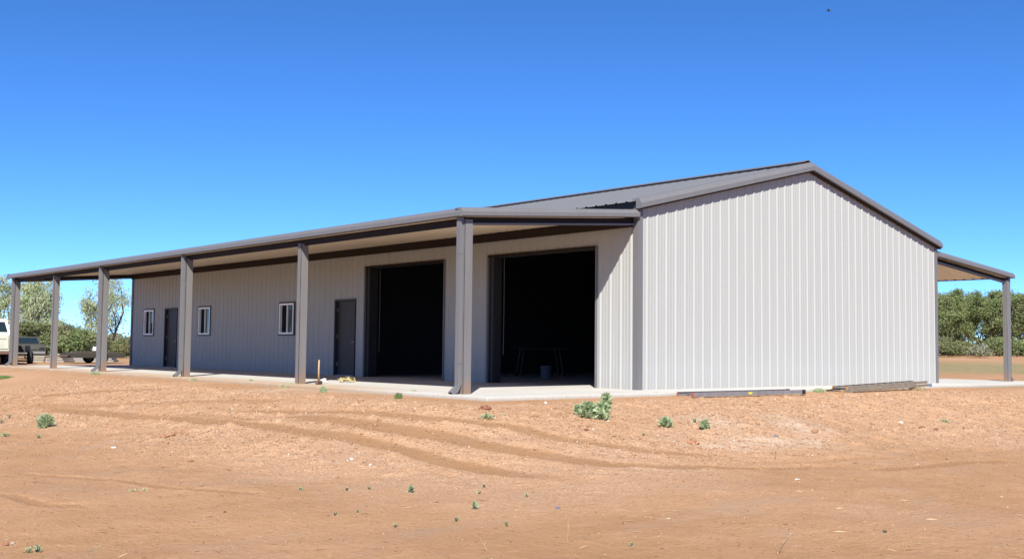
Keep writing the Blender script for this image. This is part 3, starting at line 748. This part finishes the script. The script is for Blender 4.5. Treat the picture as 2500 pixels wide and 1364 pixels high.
SHR = [ # px, D, top py, rad, mat, label
 (-30, 62, 790, 1.4, m_leafC, 'green bush behind the cream truck at the left edge'),
 (20, 70, 785, 1.1, m_leafB, 'pale bush showing above the truck cap'),
 (64, 66, 776, 1.15, m_leafC, 'dense dark green bush behind the small trailer, first gap of the porch'),
 (104, 70, 768, 1.1, m_leafB, 'grey green bush between the first two porch posts at left'),
 (118, 62, 812, .8, m_leafC, 'low dark bush just left of the second porch post from the left'),
 (158, 68, 785, .85, m_leafC, 'narrow green bush just right of the second porch post from the left'),
 (182, 61, 796, .75, m_leafA, 'yellow green bush in the gap behind the flatbed trailer'),
 (212, 66, 806, .8, m_leafC, 'low rounded green bush right of the yellow green one'),
 (236, 70, 802, .8, m_leafC, 'upright green bush hidden partly by the third porch post'),
 (268, 95, 806, 1.5, m_leafD, 'dry yellowish bush in the gap left of the barn wall'),
 (303, 74, 826, .9, m_leafC, 'dark low bush touching the left edge of the barn wall'),
 (2290, 84, 822, .75, m_leafC, 'dark green low bush at the right barn edge, under the mesquites'),
 (2320, 79, 832, .6, m_leafC, 'small olive bush under the mesquites, nearest the barn'),
 (2358, 83, 834, .8, m_leafC, 'olive low bush under the forked mesquite'),
 (2392, 78, 846, .65, m_leafD, 'grey green sage bush left of the right-hand porch post'),
 (2437, 84, 826, .9, m_leafA, 'yellow green low bush directly behind the right-hand porch post'),
 (2482, 83, 828, .8, m_leafA, 'yellow green bush right of the right-hand porch post')]
for k, (px, D, tp, rd, mt, lb) in enumerate(SHR):
    b = at(px, D); tree('bush', b, max(.6, hh(px, tp, D, b)*.86), rd, mt, 110+k, lb, cat='bush', dens=.85, leaf=.075, stems=3, open_=.75, airy=.25, crown_low=.06, clump=.36)
# distant brush beyond everything, reads as one mass
r = np.random.RandomState(9); C = []
for _ in range(52000):
    a = r.uniform(-1800, 3900); D = r.uniform(96, 150); d = pixray(a, 850); n2 = math.hypot(d.x, d.y); x = CP.x+d.x/n2*D; y = CP.y+d.y/n2*D
    C.append((x, y, D))
C = np.array(C); zt = np.array([gz(x, y) for x, y, _ in C])
ht = 1.3+1.2*np.array([noise.noise(Vector((x*.12, y*.12, 0))) for x, y, _ in C]); ang = np.arctan2(C[:, 0]-CP.x, C[:, 1]-CP.y)
ht = ht*np.where(ang > .95, 1.25, 1.)*(.5+.9*np.random.RandomState(4).rand(len(ht))); C2 = np.stack([C[:, 0], C[:, 1], zt+r.rand(len(C))*np.maximum(ht, .3)], -1)
D_ = unit(r, len(C2))*.26; Sd = np.cross(D_, unit(r, len(C2))); Sd = Sd/np.linalg.norm(Sd, axis=1)[:, None]*.13
tag(quads('distant_brush', C2, D_, Sd, r.rand(len(C2)), m_leafC), 'low green brush along the far edge of the field', 'brush', kind='stuff')

# ------------------------------------------------------------------ weeds
def weed(name, px, py, wpx, hpx, label, cat='weed', mat=None, seed=0, flat=False, grass=False, group='weeds in the dirt yard'):
    p = spot(px, py); D = (p-CP).length; w = wpx/CF*D; h = hpx/CF*D; r = np.random.RandomState(seed+int(px))
    n = int(np.clip(20+900*w*h/.25, 12, 230)); n = 14 if hpx < 16 and wpx < 18 else n; 
    if grass: n = 420
    root_ = p-Vector((0, 0, .01))
    t = r.rand(n)**.7; a = r.uniform(0, 6.283, n); prof_ = np.sqrt(np.clip(1-(t-.35)**2*1.9, .05, 1)) if not flat else np.ones(n)
    rad = w/2*np.sqrt(r.rand(n))*prof_
    C = np.stack([np.cos(a)*rad, np.sin(a)*rad*(1 if not flat else .6), h*(.08+.88*t)*(1-.15*(rad/(w/2+1e-6)))], -1)
    lf = max(.013, min(.07, .26*h if not grass else .05))
    out = np.stack([np.cos(a), np.sin(a), .5+.9*r.rand(n)], -1)+r.normal(size=(n, 3))*.45; out /= np.linalg.norm(out, axis=1)[:, None]
    if grass: out = np.stack([r.normal(size=n)*.4, r.normal(size=n)*.4, np.ones(n)], -1)
    D_ = out*(lf*(.7+.6*r.rand(n)))[:, None]; Sd = np.cross(D_, unit(r, n)); Sd = Sd/np.linalg.norm(Sd, axis=1)[:, None]*(lf*(.42 if not grass else .1))
    if hpx < 9 or grass:
        o = quads(name, C, D_, Sd, r.rand(n), mat or m_weed, None, root_); return tag(o, label, cat, group)
    e = empty(name, root_, label=label, cat=cat, group=group)
    quads('leaves', C, D_, Sd, r.rand(n), mat or m_weed, e)
    mb = MB()
    for k in range(5):
        aa = r.uniform(0, 6.28); mb.tube([(0, 0, 0), (math.cos(aa)*w*.12, math.sin(aa)*w*.12, h*.4), (math.cos(aa)*w*.25, math.sin(aa)*w*.25, h*.8)], .006, 5, .003)
    mb.build('stem', m_bark, e); return e
WE = [(1436,1021,40,40,'bushy grey green weed left of the tallest weed, in front of the barn corner'),
 (1412,1012,24,27,'lower weed at the left side of the two bushiest weeds'),
 (1470,1023,34,42,'bushy base weed under the tallest leafy stem in front of the barn corner'),
 (1480,1000,22,40,'tallest pointed green weed in the yard, in front of the barn corner'),
 (110,1043,33,31,'leafy green weed standing alone at the left of the yard'),
 (22,1020,16,10,'small weed near the left edge, above the lone leafy weed'),
 (3,1034,14,12,'small weed cut by the left edge of the photo'),
 (13,1065,20,10,'flat green weed at the left edge, below the lone leafy weed'),
 (95,1069,12,11,'small sprout just below the lone leafy weed'),
 (272,985,9,6,'tiny sprout in the tyre ruts at upper left'),
 (1190,1024,38,15,'low spreading weed below the red rock, right of the downspout'),
 (1231,1019,12,8,'tiny weed just right of the low spreading weed by the red rock'),
 (1625,1041,36,25,'round leafy weed in the middle right, between the tall weeds and the white patch'),
 (1696,1030,14,14,'small weed up left of the one beside the pale dirt patch'),
 (1721,1049,22,25,'upright weed beside the pale dirt patch'),
 (1571,1063,11,9,'tiny bright green sprout below the round leafy weed'),
 (2307,1031,24,9,'small flat weed at the right end of the gravel berm'),
 (2160,1301,14,12,'single small green weed at lower right'),
 (340,1198,52,7,'flat mat of green weed at lower left beside the rut'),
 (90,1348,22,18,'small grey green weed at the bottom left corner, right of its neighbour'),
 (68,1350,18,15,'small grey green weed at the bottom left corner, left of its neighbour'),
 (733,1197,14,10,'tiny sprout, leftmost of the middle row of sprouts'),
 (847,1197,14,11,'tiny sprout, second of the middle row of sprouts'),
 (901,1194,14,10,'tiny sprout, third of the middle row of sprouts'),
 (1004,1202,16,20,'taller thin sprout in the middle row of sprouts'),
 (1182,1189,11,11,'tiny sprout right of the taller sprout, upper one of a pair'),
 (1170,1205,12,12,'tiny sprout right of the taller sprout, lower one of a pair'),
 (1159,1242,15,22,'thin upright sprout in the lower middle of the yard'),
 (819,1259,15,11,'tiny sprout low in the yard, left of centre'),
 (873,1250,9,9,'very small sprout right beside the low left-of-centre sprout'),
 (1114,1272,15,14,'small sprout below the thin upright sprout'),
 (1237,1283,14,15,'small dark green sprout at the lower centre of the yard'),
 (1285,1212,10,13,'small sprout right of centre, above the lower centre sprout'),
 (965,1286,14,12,'pale sprout near the bottom, left of the dark green sprout'),
 (1541,1333,13,12,'tiny sprout near the bottom edge, right of centre')]
for k, (px, py, w, h, lb) in enumerate(WE): weed('weed', px, py, w, h, lb, seed=k, flat=(w > 3*h))
GR = [(1106,970,58,7,'bright green grass tuft under the downspout mouth at the corner post',m_grassy),(789,957,16,12,'grass tuft at the slab edge right of the sledgehammer',m_weed),
 (711,945,60,8,'thin line of grass at the foot of the second porch post from the corner',m_weed),(973,973,20,11,'green tuft on the slab edge gravel, left of the corner downspout',m_grassy),
 (1010,963,18,8,'small tuft against the slab, just left of the corner downspout',m_weed),(480,930,34,5,'sparse grass at the slab edge beside the third porch post',m_weed),
 (612,936,12,8,'small grass tuft at the slab edge between two porch posts',m_weed),(232,914,24,5,'sparse grass at the foot of the fourth porch post from the corner',m_weed),
 (10,925,44,6,'green grass patch at the far left edge of the yard',m_grassy),(1600,966,20,6,'thin grass at the slab edge below the barn corner trim',m_weed),
 (2000,957,26,7,'thin grass between the two ladders',m_weed),(2240,952,40,6,'dry grass along the right ladder',m_straw)]
for k, (px, py, w, h, lb, mt) in enumerate(GR): weed('grass_tuft', px, py, w, h, lb, cat='grass', mat=mt, seed=200+k, grass=True, group='grass tufts along the slab')
# ------------------------------------------------------------------ stones and clods one can point at
RK = [(1185,998,14,m_rock,.6,'dark red rock lying on the berm right of the corner post'),(1693,1082,14,m_clod,.75,'large rounded dirt clod below the weed by the pale patch'),
 (415,1064,13,m_clod,.5,'biggest crumbled dirt clod in the left half of the yard'),(398,1069,8,m_clod,.6,'dirt clod left of the biggest crumbled clod'),(436,1056,9,m_clod,.5,'dirt clod right of the biggest crumbled clod'),
 (1431,1053,6,m_rock,.7,'small brown clod below the two bushiest weeds'),(2251,1045,7,m_rock,.6,'reddish clod at right, left one of two'),(2287,1051,6,m_rock,.6,'reddish clod at right, right one of two'),
 (858,1121,5,m_paper,.5,'white stone between the ruts left of centre'),(904,1138,3,m_paper,.8,'small white stone below right of the larger white one'),(1361,1241,5,m_pail,.8,'round light grey pebble low in the yard right of centre'),
 (14,1331,6,m_rock,.8,'dark stone in the bottom left corner'),(31,1328,5,m_stone,.8,'pale stone in the bottom left corner'),(277,1096,5,m_paper,.5,'small white stone in the upper left of the yard'),
 (1990,1055,8,m_clod,.5,'clod at the right end of the white dust patch'),(465,1127,7,m_clod,.5,'brown clod in the left half, below the biggest one'),(1332,984,4,m_paper,.7,'white pebble on the berm in front of the nearer garage door'),
 (508,1046,9,m_clod,.35,'flat clod near the left ruts'),(2200,1032,5,m_paper,.5,'pale pebble on the right end of the berm')]
for k, (px, py, rp, mt, sq, lb) in enumerate(RK):
    p = spot(px, py); rad = rp/CF*(p-CP).length; rock('stone', p+Vector((0, 0, rad*sq*.35)), rad, mt, 3+k*1.37, sq, lb, 'stone', 'loose stones and clods in the yard')
# scraps
for px, py, mt, lb, sc in ((1892,1065,m_blue,'tiny blue plastic scrap near the white dust patch',.05),(1946,1171,m_paper,'white paper scrap in the right half of the yard',.035)):
    p = spot(px, py); mb = MB(); mb.sweep([(-.5, 0), (-.1, .12), (.3, .02), (.55, .1), (.3, .05), (-.1, .16)], [((0, -.25, .01), (1, 0, 0), (0, 0, 1)), ((.1, .3, .04), (1, .2, 0), (0, 0, 1))])
    o = mb.build('scrap', mt, loc=p); o.scale = (sc*2,)*3; tag(o, lb, 'litter')
# dry stalks and twigs
ST = [(1385,1322,5,58,m_straw,'tall thin straw stalk standing at the bottom right of centre'),(1900,1350,24,34,m_bark,'dark leaning twig near the bottom edge at right'),(1893,1122,2,26,m_bark,'thin upright brown stalk below the white dust patch'),
 (1160,1225,3,36,m_straw,'pale stalk rising behind the thin upright sprout'),(935,1238,2,14,m_straw,'short pale stalk in the lower left of centre'),(110,1010,10,18,m_straw,'dry stalk behind the lone leafy weed'),(1190,1345,-18,30,m_straw,'pale leaning stalk at the bottom edge, centre')]
for px, py, dx, dh, mt, lb in ST:
    p = spot(px, py); D = (p-CP).length/CF; mb = MB(); x = rt*dx*D; mb.tube([(0, 0, -.01), tuple(x*.4+Vector((0, 0, dh*D*.5))), tuple(x+Vector((0, 0, dh*D)))], .0035, 5, .0015)
    mb.tube([tuple(x*.4+Vector((0, 0, dh*D*.5))), tuple(x*.2+Vector((.02, .02, dh*D*.8)))], .0022, 4, .001)
    tag(mb.build('dry_stalk', mt, loc=p), lb, 'stalk')
# ------------------------------------------------------------------ gravel (uncountable)
mg, nt, b = newmat('gravel_stone'); an = nt.nodes.new('ShaderNodeAttribute'); an.attribute_name = 'tone'
rp = nt.nodes.new('ShaderNodeValToRGB'); rp.color_ramp.elements[0].color = (.24, .135, .075, 1); rp.color_ramp.elements[1].color = (.56, .5, .43, 1); e = rp.color_ramp.elements.new(.55); e.color = (.38, .235, .145, 1); e = rp.color_ramp.elements.new(.85); e.color = (.45, .31, .215, 1)
nt.links.new(an.outputs['Fac'], rp.inputs[0]); nt.links.new(rp.outputs[0], b.inputs['Base Color']); b.inputs['Roughness'].default_value = .9
def scatter(seed, cand, kind):
    r = np.random.RandomState(seed)
    ui = r.uniform(7, 30, cand); vi = r.uniform(-13, 13, cand); ok = np.abs(vi) < ui*.5+1; ui, vi = ui[ok], vi[ok]
    iu = np.clip(np.searchsorted(U, ui)-1, 0, nu-2); iv = np.clip(np.searchsorted(V, vi)-1, 0, nv-2)
    den = (.05+.55*grav[iu, iv]**2+.5*berm[iu, iv]*grav[iu, iv]) if kind == 'gravel' else (.1+.35*berm[iu, iv]+.5*np.maximum(0, vnoise(CP.x+ui*hx+vi*hy, CP.y+ui*hy-vi*hx, 1.4, 31))); den *= (ds[iu, iv] > .05)
    kk = r.rand(len(ui)) < den*.95; ui, vi, iu, iv = ui[kk], vi[kk], iu[kk], iv[kk]
    gx = CP.x+ui*hx+vi*hy; gy = CP.y+ui*hy-vi*hx; gz_ = np.array([gz(a, b) for a, b in zip(gx, gy)])
    n = len(ui); sz = (.004+.008*r.rand(n)**3+.014*berm[iu, iv]*r.rand(n)**7)*np.where(ui > 15, 1.2, .85)*(1 if kind == 'gravel' else 1.35)
    ico = np.array([(1,0,0),(-.9,.2,0),(0,1,.1),(0,-1,0),(0,.1,.75),(.1,0,-.6)], float); fc = np.array([(0,2,4),(2,1,4),(1,3,4),(3,0,4),(2,0,5),(1,2,5),(3,1,5),(0,3,5)])
    PV = ico[None]*sz[:, None, None]*(1+.5*r.uniform(-1, 1, (n, 6, 1))); aa = r.uniform(0, 6.28, n); ca_, sa_ = np.cos(aa)[:, None], np.sin(aa)[:, None]
    PX_ = PV[..., 0]*ca_-PV[..., 1]*sa_; PY_ = PV[..., 0]*sa_+PV[..., 1]*ca_
    PV = np.stack([PX_+gx[:, None], PY_+gy[:, None], PV[..., 2]+gz_[:, None]+sz[:, None]*.2], -1)
    me = bpy.data.meshes.new(kind); me.vertices.add(n*6); me.vertices.foreach_set('co', PV.astype(np.float32).ravel())
    F = (fc[None]+np.arange(n)[:, None, None]*6).reshape(-1); me.loops.add(len(F)); me.loops.foreach_set('vertex_index', F.astype(np.int32)); me.polygons.add(n*8)
    me.polygons.foreach_set('loop_start', np.arange(0, n*24, 3, dtype=np.int32)); me.update(calc_edges=True)
    ta = me.attributes.new('tone', 'FLOAT', 'POINT'); ta.data.foreach_set('value', np.repeat(r.rand(n), 6).astype(np.float32))
    me.materials.append(mg if kind == 'gravel' else m_crumb)
    o = bpy.data.objects.new(kind, me); COL.objects.link(o); return o
tag(scatter(21, 120000, 'gravel'), 'loose pale gravel scattered over the red dirt', 'gravel', kind='stuff')
tag(scatter(22, 150000, 'dirt_crumbs'), 'small crumbs and clods of red soil all over the yard', 'dirt crumbs', kind='stuff')
r = np.random.RandomState(31); n = 1500
ui = 7+21*r.rand(n)**1.3; vi = r.uniform(-1, 1, n)*(ui*.5+1); C = np.stack([CP.x+ui*hx+vi*hy, CP.y+ui*hy-vi*hx], -1)
C = np.array([(a, b2, gz(a, b2)+.008) for a, b2 in C if float(slabds(np.float64(a), np.float64(b2))) > .1]); n = len(C)
aa = r.uniform(0, 6.28, n); L = .02+.06*r.rand(n)**2; D_ = np.stack([np.cos(aa)*L, np.sin(aa)*L, r.normal(size=n)*.12*L], -1); Sd = np.stack([-np.sin(aa), np.cos(aa), r.normal(size=n)], -1)*.0028
tag(quads('dry_litter', C, D_, Sd, r.rand(n), m_litter), 'scattered bits of straw and dead twigs on the dirt', 'dry litter', kind='stuff')

# ------------------------------------------------------------------ vehicles and trailers at far left
def wheel(parent, x, y, r, w, z=None):
    z = r if z is None else z
    k = 24; pr = [(r*.62, -w/2), (r*.93, -w/2), (r, -w*.36), (r, w*.36), (r*.93, w/2), (r*.62, w/2)]
    mb = MB(); path = [((x, y, z), (math.cos(2*math.pi*i/k), 0, math.sin(2*math.pi*i/k)), (0, 1, 0)) for i in range(k+1)]
    mb.sweep(pr, path, caps=False); t = mb.build('wheel', m_rubber, parent, smooth=True)
    mb = MB(); mb.sweep([(math.cos(2*math.pi*i/16)*r*.63, math.sin(2*math.pi*i/16)*r*.63) for i in range(16)], [((x, y-w*.32, z), (1, 0, 0), (0, 0, 1)), ((x, y+w*.32, z), (1, 0, 0), (0, 0, 1))]).build('rim', m_grey, t)
    return t
def shell(pts, y0, y1, mb, tuck=0):     # side outline (x,z) extruded across the width with the top edge tucked in
    a = [(x, y0+tuck*max(0, z-1.05), z) for x, z in pts]; c = [(x, y1-tuck*max(0, z-1.05), z) for x, z in pts]; n = len(pts)
    mb.poly(a); mb.poly(c[::-1])
    for i in range(n): j = (i+1) % n; mb.poly([a[j], a[i], c[i], c[j]])
# pickup: local +x = forwards (away from the camera)
D = 50; b = at(-31, D); dv = (b-CP); az = math.atan2(dv.y, dv.x)
T = empty('pickup_truck', b, az+.04, label='cream pickup truck with a white cap seen from behind at the left edge', cat='truck')
mb = MB(); shell([(0, .55), (0, 1.22), (3.2, 1.24), (3.25, 1.2), (5.0, 1.12), (5.15, .95), (5.15, .5), (4.75, .5), (4.6, .85), (4.2, .92), (3.85, .85), (3.7, .5), (1.75, .5), (1.6, .85), (1.2, .92), (.85, .85), (.7, .5)], -.97, .97, mb); bd = mb.build('body', m_cream, T, bevel=.03)
mb = MB(); shell([(.02, 1.235), (.26, 1.86), (.34, 1.9), (3.1, 1.92), (3.75, 1.26)], -.9, .9, mb, .22); cap = mb.build('cap', m_tw, T, bevel=.03)
MB().sweep([(-.74, 0), (.74, 0), (.62, .45), (-.62, .45)], [((.075, 0, 1.34), (0, 1, 0), (.36, 0, .93)), ((.05, 0, 1.36), (0, 1, 0), (.36, 0, .93))]).build('rear_window', m_glass, cap)
for s in (-1, 1): MB().box((.6, s*.90-.012 if s > 0 else -.912, 1.38), (2.0, s*.90+.012 if s > 0 else -.888, 1.7)).build('side_window', m_glass, cap)
mb = MB(); mb.box((-.03, -.78, .66), (0, .78, 1.18)); tg = mb.build('tailgate', m_cream, T, bevel=.01)
MB().box((-.04, -.7, 1.06), (-.031, .7, 1.09)).build('handle_strip', m_grey, tg)
MB().box((-.2, -.95, .44), (-.04, .95, .58)).build('bumper', m_iron, T, bevel=.02)
for s in (-1, 1): MB().box((-.035, s*.87-.06, .72), (-.002, s*.87+.06, .98)).build('tail_light', m_red, T, bevel=.006)
mb = MB(); mb.box((-.3, -.04, .34), (.1, .04, .42)); mb.tube([(-.28, 0, .42), (-.28, 0, .5)], .025, 8); mb.build('tow_hitch', m_rubber, T)
mb = MB(); mb.box((.1, -.5, .36), (4.6, -.38, .52)); mb.box((.1, .38, .36), (4.6, .5, .52)); mb.tube([(1.2, -.7, .36), (1.2, .7, .36)], .06, 8); mb.build('chassis', m_rubber, T)
for x in (1.2, 4.2):
    for s in (-1, 1): wheel(T, x, s*.83, .37, .24)
# small box trailer next to it
b = at(44, 52); dv = b-CP; T = empty('box_trailer', b, math.atan2(dv.y, dv.x)-.12, label='small dark box trailer with a fat tyre behind the leftmost porch post', cat='trailer')
MB().box((0, -.28, .5), (1.9, .28, .8)).build('box', m_drab, T, bevel=.015)
MB().box((.45, -.37, .52), (1.3, .0, .56)).build('fender', m_drab, T)
for s in (-1, 1): wheel(T, .85, s*.4, .27, .22)
mb = MB(); mb.tube([(0, 0, .45), (-.1, 0, .3), (-.12, 0, 0)], .03, 6); mb.build('stand', m_iron, T)
# old dark car
b = at(66, 58); dv = b-CP; T = empty('parked_car', b, math.atan2(dv.y, dv.x)+.1, label='old dark car parked in front of the bushes between the two leftmost posts', cat='car')
mb = MB(); shell([(0, .3), (-.03, .62), (.05, .82), (1.0, .86), (3.4, .84), (4.3, .74), (4.4, .35), (3.95, .32), (3.7, .6), (3.3, .6), (3.1, .32), (1.35, .32), (1.15, .6), (.75, .6), (.5, .32)], -.84, .84, mb); mb.build('body', m_drab, T, bevel=.03)
mb = MB(); mb.sweep([(-.72, 0), (.72, 0), (.56, .4), (-.56, .4)], [((.75, 0, .84), (0, 1, 0), (.3, 0, .95)), ((2.9, 0, .84), (0, 1, 0), (-.35, 0, .95))]); cb = mb.build('cabin', m_drab, T, bevel=.02)
MB().sweep([(-.6, 0), (.6, 0), (.5, .28), (-.5, .28)], [((.77, 0, .89), (0, 1, 0), (.3, 0, .95)), ((.75, 0, .9), (0, 1, 0), (.3, 0, .95))]).build('rear_window', m_glass, cb)
MB().box((-.1, -.82, .38), (-.02, .82, .5)).build('bumper', m_alu, T, bevel=.015)
for s in (-1, 1): MB().box((-.035, s*.66-.12, .58), (-.012, s*.66+.12, .7)).build('tail_light', m_rubber, T)
for x in (.95, 3.5):
    for s in (-1, 1): wheel(T, x, s*.72, .31, .19)
# flatbed trailer with a load, between posts two and three
b = at(213, 55); T = empty('flatbed_trailer', b, -math.radians(18)+.35, label='low flatbed trailer parked sideways behind the third porch post', cat='trailer')
mb = MB(); mb.box((-1.0, -.7, .34), (1.5, .7, .42)); mb.box((-1.0, -.72, .26), (1.5, -.66, .46)); mb.box((-1.0, .66, .26), (1.5, .72, .46)); mb.build('deck', m_drab, T, bevel=.01)
mb = MB(); mb.tube([(-1., -.3, .34), (-1.9, 0, .3), (-1., .3, .34)], .035, 6); mb.tube([(-1.9, 0, .3), (-1.95, 0, .02)], .03, 6); mb.build('tongue', m_iron, T)
for s in (-1, 1): wheel(T, .4, s*.82, .26, .17)
mb = MB(); mb.box((-.8, -.45, .43), (1.3, .45, .5)); mb.box((-.6, -.4, .505), (1.1, .3, .56)); tag(mb.build('lumber_stack', m_bark, loc=b), 'weathered boards lying on the flatbed trailer', 'lumber'); bpy.data.objects['lumber_stack'].rotation_euler = (0, 0, -math.radians(18)+.35)
bx = MB().box((-.13, -.12, 0), (.13, .12, .2)).build('white_box', m_tw, bevel=.01, loc=b+Vector((.35, -.2, .565))); bx.rotation_euler = (0, .1, .3); tag(bx, 'small white box on top of the boards on the flatbed trailer', 'box')
b = at(190, 60); o = MB()
for k in range(4): o.box((-1.6+.12*k, -.5+.03*k, .1*k), (1.9-.1*k, .5, .1*k+.085))
o = o.build('board_pile', m_grey, loc=b); o.rotation_euler = (0, 0, -YAW+.1); tag(o, 'long low pile of grey boards behind the flatbed trailer', 'lumber')
b = at(128, 58); o = MB()
for k in range(3): o.box((-.9+.1*k, -.5, .11*k), (.9-.07*k, .5, .11*k+.09))
o = o.build('board_pile', m_wood, loc=b); o.rotation_euler = (0, 0, -YAW-.15); tag(o, 'short grey board pile behind the second porch post from the left', 'lumber')
# ------------------------------------------------------------------ bird
p = CP+pixray(2023, 27)*80; bm = MB()
bm.sweep([(math.cos(2*math.pi*k/8), math.sin(2*math.pi*k/8)) for k in range(8)], [(rt*x, up*rr_, fw*rr_) for x, rr_ in ((-.15, .004), (-.1, .03), (0, .045), (.08, .035), (.12, .022), (.15, .024), (.18, .004))])
for s in (-1, 1):
    bm.sweep([(-.05, 0), (0, .012), (.05, 0), (0, -.006)], [(fw*.02*s, rt, up), (fw*.2*s+rt*.08*s+up*.06, rt*.9, up), (fw*.3*s+rt*.2*s+up*.07, rt*.25, up*.3)])
tag(bm.build('bird', m_bird, loc=p, smooth=True), 'tiny dark bird flying high in the blue sky', 'bird')
